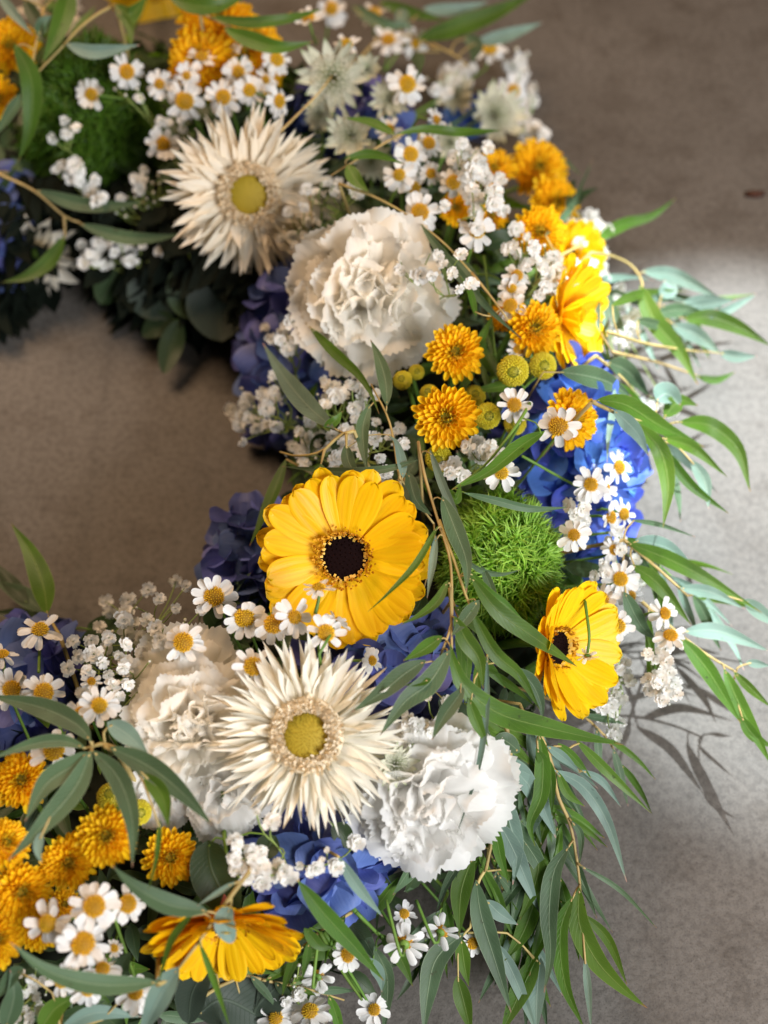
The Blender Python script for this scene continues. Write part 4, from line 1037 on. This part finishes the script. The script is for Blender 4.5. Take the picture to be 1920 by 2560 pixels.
# ================================================================ eucalyptus
E = eucalyptus
E('eucalyptus branch hanging down the middle, right of the dark-eyed gerbera', [
 (24, 'green', [(1095, 1315), (1040, 1410), (975, 1480), (919, 1530)], .6),
 (54, 'grey', [(1105, 1240), (1140, 1330), (1166, 1405), (1166, 1482)], .1),
 (30, 'green', [(1120, 1450), (1095, 1500), (1055, 1535), (1002, 1562)], .4),
 (52, 'green', [(1176, 1440), (1245, 1528), (1330, 1590), (1442, 1666)], .1),
 (34, 'green', [(1172, 1425), (1215, 1480), (1262, 1512), (1312, 1556)], .2),
 (50, 'green', [(1136, 1540), (1165, 1600), (1198, 1650), (1208, 1722)], .15),
 (66, 'green', [(1126, 1610), (1150, 1700), (1240, 1780), (1380, 1822), (1558, 1862)], .1),
 (42, 'green', [(1178, 1525), (1235, 1630), (1300, 1690), (1350, 1775)], .3),
 (44, 'grey', [(1290, 1670), (1330, 1710), (1352, 1760), (1356, 1800)], .1),
 (42, 'green', [(1105, 1590), (1075, 1612), (1045, 1632), (1008, 1652)], .2),
 (58, 'grey', [(1065, 1650), (1010, 1685), (955, 1730), (880, 1780)], .1),
 (64, 'grey', [(1125, 1625), (1075, 1705), (1012, 1755), (950, 1838)], -.1),
 (24, 'green', [(1078, 1698), (1045, 1708), (1013, 1714)], .4),
 (40, 'grey', [(1198, 1500), (1165, 1545), (1145, 1570), (1128, 1592)], .1),
 (20, 'teal', [(1218, 1640), (1216, 1780), (1200, 1900), (1175, 1990), (1142, 2085)], .5),
 (36, 'green', [(1172, 1745), (1190, 1800), (1220, 1866)], .2),
 (24, 'teal', [(1090, 1340), (1080, 1420), (1068, 1495)], .4),
 (26, 'teal', [(1075, 1125), (1108, 1215), (1145, 1300), (1162, 1378)], .5),
 (46, 'grey', [(1160, 1720), (1110, 1790), (1080, 1850)], .2),
 ], [[(1046, 1105), (1062, 1190), (1098, 1310), (1125, 1400), (1130, 1500), (1128, 1560), (1105, 1630), (1075, 1700)],
     [(1098, 1300), (1135, 1400), (1165, 1490), (1195, 1560), (1216, 1620), (1218, 1660)],
     [(1125, 1470), (1128, 1540), (1130, 1640)]], off=.062, r=.0011)
E('eucalyptus sprig with a broad pale leaf pointing up left beside the ivory carnation', [
 (60, 'teal', [(836, 1072), (765, 1010), (705, 935), (657, 857)], -.1, 'leaf'),
 (28, 'green', [(810, 1068), (838, 1052), (856, 1028)], .1),
 (34, 'green', [(802, 1160), (795, 1185), (770, 1198)], .2),
 ], [[(885, 1078), (850, 1088), (805, 1128), (745, 1140), (700, 1130)], [(830, 1070), (865, 1085)], [(812, 1122), (803, 1160)], [(866, 1085), (866, 1120)]], off=.062, r=.0012)
E('small upright eucalyptus leaves between carnation and dark-eyed gerbera', [
 (40, 'grey', [(925, 1010), (908, 1060), (908, 1110), (918, 1182)], .3),
 (42, 'grey', [(968, 1015), (963, 950), (945, 890), (926, 849)], -.2),
 (30, 'green', [(775, 818), (835, 880), (895, 935), (928, 985), (948, 1035)], .2),
 (32, 'teal', [(1008, 1195), (1003, 1150), (990, 1105), (968, 1088)], .5),
 (38, 'grey', [(864, 1112), (870, 1150), (885, 1180), (905, 1210)], .2),
 (28, 'grey', [(1045, 1150), (970, 1172), (860, 1180), (705, 1166)], .3),
 ], [[(1000, 1200), (975, 1060), (935, 975), (928, 960)]], off=.052, r=.001)
E('single dark eucalyptus leaf hanging beside the hollow left of the dark-eyed gerbera', [
 (40, 'green', [(715, 1148), (680, 1240), (650, 1310), (624, 1365)], .5)], [], off=.030)
E('lit eucalyptus sprig above the green ball with a long stem', [
 (46, 'green', [(1362, 1078), (1305, 1112), (1220, 1180), (1130, 1224)], .3),
 (32, 'green', [(1110, 1222), (1140, 1248), (1152, 1212)], .2),
 (24, 'grey', [(1160, 1232), (1240, 1252), (1330, 1272), (1425, 1268)], .4),
 (18, 'grey', [(1165, 1400), (1200, 1425), (1250, 1436), (1300, 1425)], .7),
 (28, 'grey', [(1205, 1415), (1230, 1480), (1245, 1560)], .4),
 ], [[(1325, 1008), (1290, 1065), (1215, 1160), (1120, 1232)]], off=.056, mt='stem', r=.0012)
E('eucalyptus branch fanning over the concrete right of the blue hydrangea', [
 (58, 'green', [(1490, 1000), (1565, 1012), (1660, 1070), (1762, 1118)], .1),
 (52, 'green', [(1595, 1060), (1650, 1125), (1670, 1215), (1658, 1320)], .2),
 (52, 'green', [(1697, 1055), (1775, 1065), (1845, 1125), (1876, 1230)], .2),
 (36, 'green', [(1660, 1095), (1735, 1122), (1818, 1192)], .3),
 (30, 'green', [(1660, 1120), (1725, 1210), (1822, 1284)], .3),
 (46, 'teal', [(1535, 1025), (1590, 1080), (1622, 1140)], .3),
 (38, 'teal', [(1728, 1150), (1762, 1205), (1772, 1272)], .2),
 (50, 'green', [(1660, 1042), (1700, 1002), (1745, 1014)], .2),
 (60, 'teal', [(1640, 1000), (1668, 985), (1700, 1015)], .1, 'oval'),
 ], [[(1480, 1005), (1560, 1040), (1640, 1060), (1700, 1055)], [(1560, 1040), (1640, 1095), (1680, 1110)]], off=.070, mt='tan')
E('broad blurred grey leaves above the bright blue hydrangea', [
 (64, 'grey', [(1400, 930), (1460, 938), (1520, 955), (1580, 992)], .1),
 (58, 'grey', [(1520, 905), (1570, 930), (1625, 992)], .1),
 (46, 'teal', [(1440, 700), (1480, 760), (1500, 830)], .3),
 (34, 'teal', [(1470, 745), (1505, 770), (1520, 840)], .3),
 (22, 'green', [(1740, 940), (1790, 950), (1838, 930)], .2)],
 [[(1490, 890), (1560, 950), (1590, 990)], [(1530, 880), (1640, 905), (1740, 938)]], off=.040)
E('eucalyptus branch reaching right over the concrete from the upper rim', [
 (56, 'green', [(1600, 712), (1635, 800), (1697, 876), (1745, 962)], .1),
 (28, 'green', [(1528, 765), (1590, 738), (1650, 728), (1722, 728)], .3),
 (44, 'teal', [(1605, 678), (1680, 688), (1740, 715), (1808, 752)], .2),
 (50, 'green', [(1708, 797), (1780, 795), (1850, 820), (1930, 866)], .2),
 (42, 'grey', [(1640, 785), (1710, 775), (1782, 792)], .2),
 (36, 'teal', [(1710, 768), (1770, 762), (1838, 748)], .3),
 (24, 'teal', [(1775, 795), (1830, 770), (1892, 735)], .3),
 (48, 'teal', [(1680, 812), (1745, 840), (1805, 888)], .2),
 (34, 'teal', [(1798, 882), (1845, 892), (1892, 890)], .3),
 (42, 'teal', [(1650, 740), (1675, 720), (1660, 700)], .2, 'oval'),
 (20, 'teal', [(1700, 760), (1760, 745), (1840, 752)], .2),
 (30, 'grey', [(1590, 800), (1650, 815), (1700, 840)], .2),
 ], [[(1478, 632), (1530, 640), (1580, 665), (1606, 708), (1600, 730)], [(1600, 730), (1640, 775), (1700, 790), (1760, 800)], [(1520, 830), (1620, 860), (1750, 880)]], off=.060)
E('eucalyptus branch on the right with leaves running past the right edge', [
 (48, 'green', [(1570, 1358), (1680, 1402), (1780, 1455), (1905, 1532)], .2),
 (52, 'teal', [(1588, 1350), (1670, 1372), (1745, 1432)], .1),
 (36, 'teal', [(1700, 1470), (1780, 1482), (1862, 1522)], .2),
 (42, 'teal', [(1860, 1498), (1900, 1530), (1950, 1570)], .2),
 (44, 'green', [(1580, 1412), (1645, 1460), (1728, 1562)], .2),
 (14, 'grey', [(1578, 1300), (1650, 1312), (1738, 1342)], .4),
 (46, 'grey', [(1560, 1480), (1600, 1560), (1640, 1600)], .2),
 ], [[(1560, 1350), (1620, 1400), (1665, 1440), (1720, 1490)]], off=.055)
E('lower right eucalyptus branch with long bright leaves near the leaf shadow', [
 (48, 'teal', [(1710, 1578), (1800, 1580), (1925, 1628)], .2),
 (50, 'green', [(1700, 1592), (1765, 1670), (1812, 1745), (1852, 1808)], .1),
 (46, 'green', [(1810, 1672), (1850, 1765), (1890, 1840), (1930, 1915)], .1),
 (26, 'green', [(1835, 1680), (1880, 1725), (1930, 1770)], .3),
 (24, 'teal', [(1865, 1655), (1925, 1665)], .3),
 (34, 'green', [(1850, 1790), (1885, 1840), (1935, 1870)], .2),
 (26, 'green', [(1622, 1538), (1626, 1650), (1620, 1738)], .3),
 ], [[(1600, 1500), (1680, 1570), (1765, 1635), (1840, 1680)]], off=.045)
E('eucalyptus branch hanging at the lower right with the longest stem', [
 (48, 'green', [(1348, 1835), (1357, 1905), (1352, 1990), (1325, 2060), (1338, 2116)], .1),
 (40, 'teal', [(1385, 1925), (1460, 1968), (1520, 2060), (1567, 2205)], .1),
 (28, 'teal', [(1368, 1865), (1410, 1895), (1450, 1932)], .3),
 (22, 'teal', [(1455, 1925), (1507, 1955), (1553, 2018)], .3),
 (30, 'green', [(1440, 1850), (1520, 1930), (1627, 2032)], .2),
 (26, 'green', [(1395, 1858), (1440, 1900), (1478, 1945)], .2),
 (26, 'green', [(1395, 1930), (1420, 1985), (1462, 2016)], .2),
 (54, 'grey', [(1422, 2115), (1384, 2180), (1372, 2290), (1376, 2390), (1360, 2482)], .1),
 (64, 'green', [(1448, 2218), (1448, 2310), (1490, 2400), (1555, 2470), (1618, 2520)], .1),
 (30, 'green', [(1458, 2285), (1520, 2350), (1568, 2462)], .2),
 (48, 'green', [(1432, 2240), (1400, 2330), (1412, 2460), (1462, 2575)], .2),
 (14, 'grey', [(1452, 2165), (1550, 2225), (1642, 2320)], .3),
 (20, 'grey', [(1430, 2052), (1452, 2090), (1450, 2160)], .3),
 (36, 'green', [(1340, 1870), (1375, 1940), (1380, 2040)], .3),
 (22, 'teal', [(1462, 2395), (1470, 2470), (1478, 2575)], .2),
 ], [[(1330, 1790), (1376, 1900), (1395, 1990), (1425, 2060), (1442, 2150), (1450, 2215)], [(1376, 1880), (1410, 1900), (1450, 1930)]], off=.042, r=.0017)
E('eucalyptus branch with broad grey leaves just right of the lowest carnation', [
 (54, 'grey', [(1228, 1998), (1290, 2075), (1352, 2170), (1395, 2290)], .1),
 (54, 'teal', [(1245, 2050), (1290, 2140), (1350, 2285)], .1),
 (52, 'teal', [(1285, 1920), (1345, 1995), (1390, 2095)], .1),
 (60, 'teal', [(1245, 1960), (1272, 2050), (1292, 2130), (1282, 2212)], .1),
 (34, 'green', [(1237, 2055), (1248, 2130), (1270, 2206)], .2),
 (56, 'teal', [(1262, 1890), (1320, 1960), (1340, 2040)], .1),
 (48, 'grey', [(1300, 1880), (1255, 1850), (1230, 1900)], .1),
 (48, 'green', [(1350, 2120), (1340, 2200), (1300, 2300)], .1),
 ], [[(1262, 1800), (1275, 1870), (1274, 1960), (1240, 2060)], [(1225, 1930), (1232, 2020), (1228, 2110), (1212, 2180)]], off=.034, r=.0016)
E('eucalyptus branch hanging below the lowest carnation with long grey leaves', [
 (64, 'grey', [(1190, 2200), (1203, 2290), (1240, 2410), (1278, 2532)], .05),
 (64, 'grey', [(1160, 2332), (1092, 2395), (1070, 2480), (1058, 2590)], -.1),
 (38, 'teal', [(1243, 2358), (1285, 2440), (1345, 2590)], .1),
 (60, 'green', [(1182, 2140), (1152, 2230), (1148, 2340)], .1),
 (42, 'green', [(1152, 2345), (1160, 2410), (1172, 2466)], .2),
 (50, 'green', [(1142, 2440), (1160, 2510), (1180, 2590)], .2),
 (44, 'teal', [(1215, 2250), (1250, 2285), (1295, 2312)], .2),
 (54, 'green', [(1345, 2225), (1308, 2330), (1262, 2402)], .1),
 (60, 'green', [(1345, 2390), (1300, 2480), (1250, 2590)], .1),
 (50, 'teal', [(1352, 2395), (1342, 2480), (1340, 2590)], .1),
 ], [[(1228, 2080), (1215, 2170), (1190, 2215), (1175, 2320), (1155, 2340)]], off=.028, r=.0015)
E('long dark green leaf running right below the blue hydrangea at the bottom', [
 (54, 'green', [(745, 2202), (810, 2285), (890, 2372), (960, 2452)], .1)], [], off=.050)
E('narrow pale leaf pointing down left of the lowest carnation', [
 (34, 'teal', [(846, 2142), (893, 2215), (957, 2292)], .2)], [], off=.052)
E('dark leaves and thin stems over the concrete at the bottom middle', [
 (42, 'green', [(952, 2335), (1000, 2395), (1032, 2466)], .1),
 (44, 'grey', [(935, 2365), (968, 2450), (958, 2590)], .2),
 (36, 'teal', [(925, 2395), (950, 2440), (955, 2480)], .1),
 (34, 'green', [(760, 2320), (800, 2365), (835, 2370)], .2),
 ], [[(890, 2280), (940, 2330), (985, 2380)], [(800, 2330), (850, 2420), (905, 2500)], [(810, 2330), (880, 2440), (925, 2515)]], off=.024, mt='stem')
E('bottom left tan branch with a pale leaf crossing the edge on gerbera', [
 (70, 'teal', [(447, 2418), (405, 2480), (345, 2600)], .1),
 (50, 'teal', [(577, 2265), (560, 2305), (582, 2358)], .0, 'oval'),
 (20, 'green', [(498, 2355), (535, 2450), (575, 2570)], .4),
 (16, 'teal', [(587, 2205), (540, 2235), (493, 2265)], .3),
 (24, 'green', [(487, 2278), (430, 2350), (395, 2460)], .5),
 (58, 'grey', [(520, 2278), (425, 2262), (340, 2218), (280, 2164)], .1),
 ], [[(630, 2170), (570, 2250), (500, 2350), (447, 2420)], [(575, 2240), (577, 2268)]], off=.062, r=.0014)
E('long dark grey leaf crossing under the big daisies at the bottom left', [
 (58, 'grey', [(397, 2456), (255, 2462), (125, 2430), (25, 2356)], .1)], [[(395, 2462), (440, 2440)]], off=.064)
E('eucalyptus sprig with six long leaves from one node at the left', [
 (64, 'grey', [(228, 1853), (190, 1810), (100, 1768), (-30, 1738)], .1),
 (40, 'grey', [(212, 1868), (150, 1852), (75, 1862), (-25, 1898)], .2),
 (68, 'grey', [(228, 1876), (190, 1965), (110, 2060), (20, 2152)], .1),
 (68, 'grey', [(222, 1880), (180, 1915), (115, 1960), (62, 2054)], .2, 'leaf'),
 (60, 'grey', [(232, 1876), (295, 1945), (330, 2050), (331, 2168)], .1),
 (66, 'grey', [(275, 1868), (370, 1915), (455, 1982), (532, 2064)], .1),
 (50, 'green', [(360, 1935), (405, 1990), (422, 2068)], .2),
 (58, 'teal', [(268, 1805), (320, 1838), (372, 1888)], .1),
 (28, 'teal', [(104, 2080), (95, 2120), (103, 2158)], .2),
 (18, 'green', [(400, 2050), (393, 2140), (371, 2224)], .5),
 ], [[(290, 1872), (255, 1860), (232, 1866), (210, 1872)], [(228, 1855), (230, 1880)], [(262, 1865), (290, 1880)]], off=.066, r=.0016)
E('eucalyptus leaves in the bottom left corner', [
 (44, 'teal', [(150, 2575), (240, 2532), (355, 2542)], .1),
 (62, 'green', [(100, 2575), (140, 2520), (197, 2490)], .1),
 (62, 'grey', [(12, 2575), (35, 2490), (25, 2425)], .2),
 (44, 'grey', [(60, 2420), (30, 2440), (-10, 2500)], .2),
 (44, 'dark', [(330, 2480), (300, 2430), (325, 2380)], .2, 'oval')], [], off=.026)
E('single green leaf rising over the hollow at the left', [
 (66, 'green', [(118, 1535), (108, 1465), (75, 1380), (28, 1308)], -.1, 'leaf')], [[(150, 1590), (118, 1535)]], off=.052)
E('dim eucalyptus leaves at the left edge of the hollow', [
 (56, 'grey', [(110, 1530), (60, 1490), (-20, 1450)], .1),
 (50, 'dark', [(100, 1560), (50, 1540), (-20, 1530)], .1),
 (46, 'dark', [(70, 1510), (20, 1450), (-20, 1400)], .1),
 (48, 'dark', [(60, 1600), (25, 1600), (-20, 1570)], .1),
 (40, 'dark', [(230, 1570), (215, 1620), (235, 1680)], .1, 'oval'),
 (110, 'dark', [(300, 1640), (270, 1580), (220, 1560)], .1, 'oval')], [[(160, 1580), (90, 1530), (-10, 1430)]], off=.022, mt='stem')
E('blurred leaves and tan twig at the top left corner', [
 (62, 'green', [(175, -30), (160, 40), (135, 100), (105, 160)], .1),
 (40, 'teal', [(165, 110), (235, 130), (350, 112)], .1),
 (60, 'green', [(36, 108), (78, 200), (75, 320), (45, 405)], .1),
 (34, 'grey', [(58, 232), (20, 290), (-15, 345)], .2),
 (30, 'teal', [(-5, -15), (38, 38), (82, 88)], .2),
 (26, 'green', [(298, 28), (325, 70), (328, 122)], .2),
 (46, 'green', [(288, 12), (325, 38), (368, -8)], .1),
 (40, 'dark', [(60, 0), (90, 50), (110, 110)], .2),
 (40, 'grey', [(95, 90), (110, 60), (150, 40)], .2),
 ], [[(290, 12), (245, 35), (202, 68), (160, 112), (88, 188)], [(110, 20), (90, 110), (80, 170)]], off=.060)
E('dark blurred leaves across the orange cluster at the top', [
 (48, 'green', [(420, -12), (480, 12), (545, 14), (620, -12)], .1),
 (32, 'green', [(527, 42), (620, 56), (720, 46), (808, 22)], .2),
 (48, 'green', [(560, 72), (630, 100), (700, 118), (785, 104)], .1),
 ], [[(500, 32), (560, 60), (640, 100)], [(690, 55), (730, 30)]], off=.060)
E('long green leaf reaching the top edge right of the middle', [
 (56, 'green', [(1042, 98), (1130, 72), (1230, 35), (1345, -20)], .1),
 (38, 'teal', [(1185, 108), (1260, 90), (1358, 56)], .1),
 (36, 'teal', [(1055, 22), (1140, 24), (1225, 4)], .1),
 (32, 'green', [(948, 5), (1030, 32), (1115, 52)], .2),
 (40, 'grey', [(1040, 130), (1050, 170), (1035, 210)], .2),
 (44, 'grey', [(1160, 90), (1190, 115), (1180, 160)], .2),
 (36, 'grey', [(880, 15), (960, 60), (1040, 62)], .2),
 (40, 'teal', [(1000, 20), (1010, 55), (1030, 75)], .2),
 ], [[(960, 80), (1040, 95), (1100, 130)], [(1080, 110), (1140, 140), (1170, 165)]], off=.058, mt='tan')
E('thin tan twig with narrow leaves over the astrantias', [
 (28, 'green', [(988, 336), (925, 305), (860, 295)], .2),
 (26, 'green', [(990, 336), (1060, 322), (1150, 330), (1255, 326)], .2),
 (26, 'green', [(862, 396), (930, 385), (1012, 410)], .3),
 (42, 'green', [(868, 412), (890, 450), (922, 480)], .1),
 ], [[(1050, 320), (985, 345), (900, 395), (826, 440)], [(700, 330), (790, 240), (830, 190)]], off=.058, r=.0011)
E('long dark leaf behind the daisy above the ivory carnation', [
 (60, 'dark', [(780, 475), (860, 500), (930, 530), (1005, 555)], .1),
 (50, 'dark', [(780, 560), (800, 600), (830, 640)], .1),
 (60, 'dark', [(1200, 620), (1260, 600), (1330, 640)], .1)], [], off=.020)
E('tan twig and bluish leaf running down beside the ivory carnation', [
 (30, 'grey', [(1052, 560), (1110, 640), (1160, 700), (1225, 775), (1305, 848)], .3),
 (20, 'green', [(1190, 790), (1175, 730), (1150, 690)], .3),
 ], [[(848, 460), (935, 492), (1022, 540), (1110, 608), (1180, 683)], [(1180, 683), (1230, 745), (1270, 800)]], off=.058, r=.0012)
E('thin green stems arching among the upper right flowers', [
 (24, 'green', [(1160, 880), (1200, 850), (1230, 790)], .3),
 (30, 'green', [(1330, 870), (1290, 900), (1235, 940)], .3),
 (34, 'green', [(1300, 955), (1230, 970), (1180, 975)], .2),
 (40, 'green', [(1240, 940), (1210, 880), (1215, 850)], .2),
 (30, 'grey', [(1130, 640), (1180, 690), (1200, 760)], .2)],
 [[(1180, 685), (1230, 690), (1268, 712)], [(1268, 712), (1240, 760), (1222, 820)], [(1210, 640), (1225, 760), (1240, 900)], [(1350, 935), (1310, 970), (1280, 1010)]], off=.028, mt='stem', r=.0011)
E('blurred leaves and brown twig crossing the shaded green ball', [
 (42, 'grey', [(90, 475), (190, 508), (280, 515), (365, 503)], .1),
 (40, 'grey', [(200, 560), (300, 592), (380, 596), (458, 584)], .1),
 (44, 'green', [(162, 590), (125, 650), (70, 690), (5, 706)], .1),
 ], [[(-10, 432), (85, 477), (160, 540), (200, 556)], [(160, 540), (163, 592)]], off=.056)
E('slim leaf reaching up right over the concrete by the upper rim', [
 (36, 'green', [(1490, 602), (1560, 560), (1630, 540), (1692, 494)], .2),
 (20, 'grey', [(1362, 590), (1420, 530), (1455, 460), (1482, 398)], .3),
 (40, 'dark', [(1415, 520), (1450, 490), (1495, 468)], .2),
 (40, 'dark', [(1420, 500), (1425, 470), (1440, 450)], .2),
 (12, 'grey', [(1370, 370), (1410, 400), (1455, 440)], .2)],
 [[(1400, 640), (1470, 605), (1500, 598)]], off=.045)
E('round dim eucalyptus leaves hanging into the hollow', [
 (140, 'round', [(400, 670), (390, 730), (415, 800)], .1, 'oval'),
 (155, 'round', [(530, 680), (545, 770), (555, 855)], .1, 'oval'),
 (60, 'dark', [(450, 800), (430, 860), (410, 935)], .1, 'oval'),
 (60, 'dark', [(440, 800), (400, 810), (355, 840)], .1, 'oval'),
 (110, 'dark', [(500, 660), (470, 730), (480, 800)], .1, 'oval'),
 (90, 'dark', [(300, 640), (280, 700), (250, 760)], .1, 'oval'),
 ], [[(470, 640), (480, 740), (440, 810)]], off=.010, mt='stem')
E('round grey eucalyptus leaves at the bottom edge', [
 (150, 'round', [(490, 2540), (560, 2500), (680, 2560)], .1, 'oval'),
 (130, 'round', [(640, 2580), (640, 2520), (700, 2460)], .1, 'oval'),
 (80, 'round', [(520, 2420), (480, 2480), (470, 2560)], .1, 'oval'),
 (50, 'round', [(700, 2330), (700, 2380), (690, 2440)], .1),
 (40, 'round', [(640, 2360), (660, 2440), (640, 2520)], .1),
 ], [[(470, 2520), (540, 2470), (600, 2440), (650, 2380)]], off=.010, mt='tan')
E('dark broad leaf between the dusky chrysanthemum and the lower sprays', [
 (110, 'dark', [(520, 2100), (530, 2180), (590, 2290)], .1, 'oval'),
 (50, 'dark', [(590, 2100), (610, 2160), (600, 2230)], .1, 'oval'),
 (60, 'dark', [(830, 2060), (860, 2090), (875, 2130)], .1),
 (70, 'dark', [(690, 2090), (660, 2130), (640, 2160)], .1)],
 [[(560, 2080), (570, 2180), (560, 2280)]], off=.020, mt='stem')
E('dark leaves around the tan twig above the dark-eyed gerbera', [
 (50, 'dark', [(990, 1200), (1010, 1260), (1040, 1300)], .1),
 (50, 'dark', [(1060, 1480), (1040, 1520), (1010, 1540)], .1),
 (60, 'dark', [(1100, 1740), (1150, 1790), (1190, 1800)], .1, 'oval'),
 (40, 'grey', [(1020, 1180), (1040, 1250), (1080, 1290)], .1),
 (36, 'green', [(1010, 1290), (1040, 1330), (1050, 1390)], .1),
 (40, 'dark', [(820, 1090), (790, 1110), (775, 1140)], .1)],
 [[(1000, 1180), (1040, 1250), (1085, 1310)]], off=.026, mt='tan', r=.0012)

# ---- more of the trailing leaves at the lower right and over the floor on the right
for n, (pts, k, ln, w_, mats, off, lab, sd) in enumerate((
 ([(1130, 1830), (1170, 1950), (1190, 2080), (1200, 2200)], 13, 200, 36, ('green', 'grey', 'green'), .024, 'eucalyptus strand hidden closest behind the right of the lowest carnation', 3),
 ([(1300, 1760), (1350, 1880), (1390, 2010), (1400, 2160), (1390, 2300)], 20, 220, 36, ('green', 'grey', 'teal', 'green'), .028, 'dense eucalyptus strand behind the longest stem at the lower right', 4),
 ([(1230, 1780), (1290, 1900), (1310, 2040), (1320, 2200), (1290, 2380)], 22, 210, 36, ('green', 'green', 'grey', 'teal'), .022, 'dense green eucalyptus strand between the two grey leaved ones at lower right', 5),
 ([(1440, 700), (1540, 740), (1640, 760), (1740, 790)], 14, 190, 28, ('green', 'teal', 'grey'), .034, 'blurred low eucalyptus strand on the floor beside the upper right rim', 6),
 ([(1540, 1330), (1620, 1390), (1700, 1460), (1790, 1530)], 12, 200, 32, ('green', 'teal', 'grey'), .034, 'low eucalyptus strand on the floor right of the paired narrow daisies', 7),
 ([(1450, 1780), (1520, 1850), (1560, 1930)], 5, 150, 24, ('green', 'grey'), .026, 'short thin leaved strand emerging under the golden gerbera', 8),
 ([(1180, 1760), (1240, 1850), (1330, 1960), (1420, 2090)], 16, 190, 30, ('green', 'grey', 'green'), .030, 'green leafy strand starting under the big curved leaf right of the lowest carnation', 15),
 ([(1220, 2120), (1260, 2230), (1300, 2340), (1330, 2460)], 14, 210, 40, ('grey', 'green', 'grey'), .020, 'broad leaved strand lying lowest at the bottom right', 16),
 ([(1500, 930), (1570, 1000), (1640, 1080), (1700, 1160)], 8, 170, 30, ('green', 'grey', 'teal'), .040, 'low eucalyptus strand beneath the fanning branch by the blue hydrangea', 9),
 ([(560, 2420), (660, 2450), (760, 2470), (860, 2500)], 8, 120, 30, ('green', 'grey', 'dark'), .014, 'small shaded strand of leaves along the bottom below the edge on gerbera', 10),
 ([(1120, 2230), (1080, 2330), (1040, 2440)], 6, 150, 30, ('green', 'dark', 'grey'), .016, 'shaded strand of leaves over the floor under the lowest carnation', 11),
 ([(880, 2280), (800, 2330), (720, 2400)], 7, 120, 28, ('green', 'dark'), .020, 'dark leafy strand under the lower blue hydrangea', 12),
 ([(1180, 700), (1220, 800), (1200, 900), (1160, 980)], 9, 110, 24, ('green', 'dark', 'green'), .018, 'leafy green stem between the ivory carnation and the rim chrysanthemum', 13),
 ([(1130, 1500), (1170, 1600), (1220, 1700)], 7, 150, 34, ('dark', 'green'), .024, 'dark leafy stem in the gap below the lit green ball', 14),
 )):
    E(lab, along(pts, k, ln, w_, mats, seed=sd), [pts], off=off, r=.0011, mt='tan' if n % 2 else 'stem')

# ---- dark stain spot on the floor, modelled as a small added chip
pb = P(1888, 487); b = MB()
V = [(-.009, -.003, .001), (.0, -.0045, .0012), (.007, -.002, .001), (.0075, .003, .0012), (-.001, .004, .001), (-.008, .002, .001), (-.001, 0, .0035), (.004, 0, .003)]
b.add(V, [(0, 1, 6, 5), (1, 2, 7, 6), (2, 3, 7), (3, 4, 6, 7), (4, 5, 6), (0, 5, 4, 3, 2, 1)])
o = b.obj('floor_stain_chip', mat('stain_brown', (.06, .022, .012), .8, vary=0)); o.location = pb + Vector((0, 0, .0))
o['label'] = 'small dark brown stain spot on the concrete at far right'; o['category'] = 'leaf scrap'  # added chip for a floor stain, not a leaf
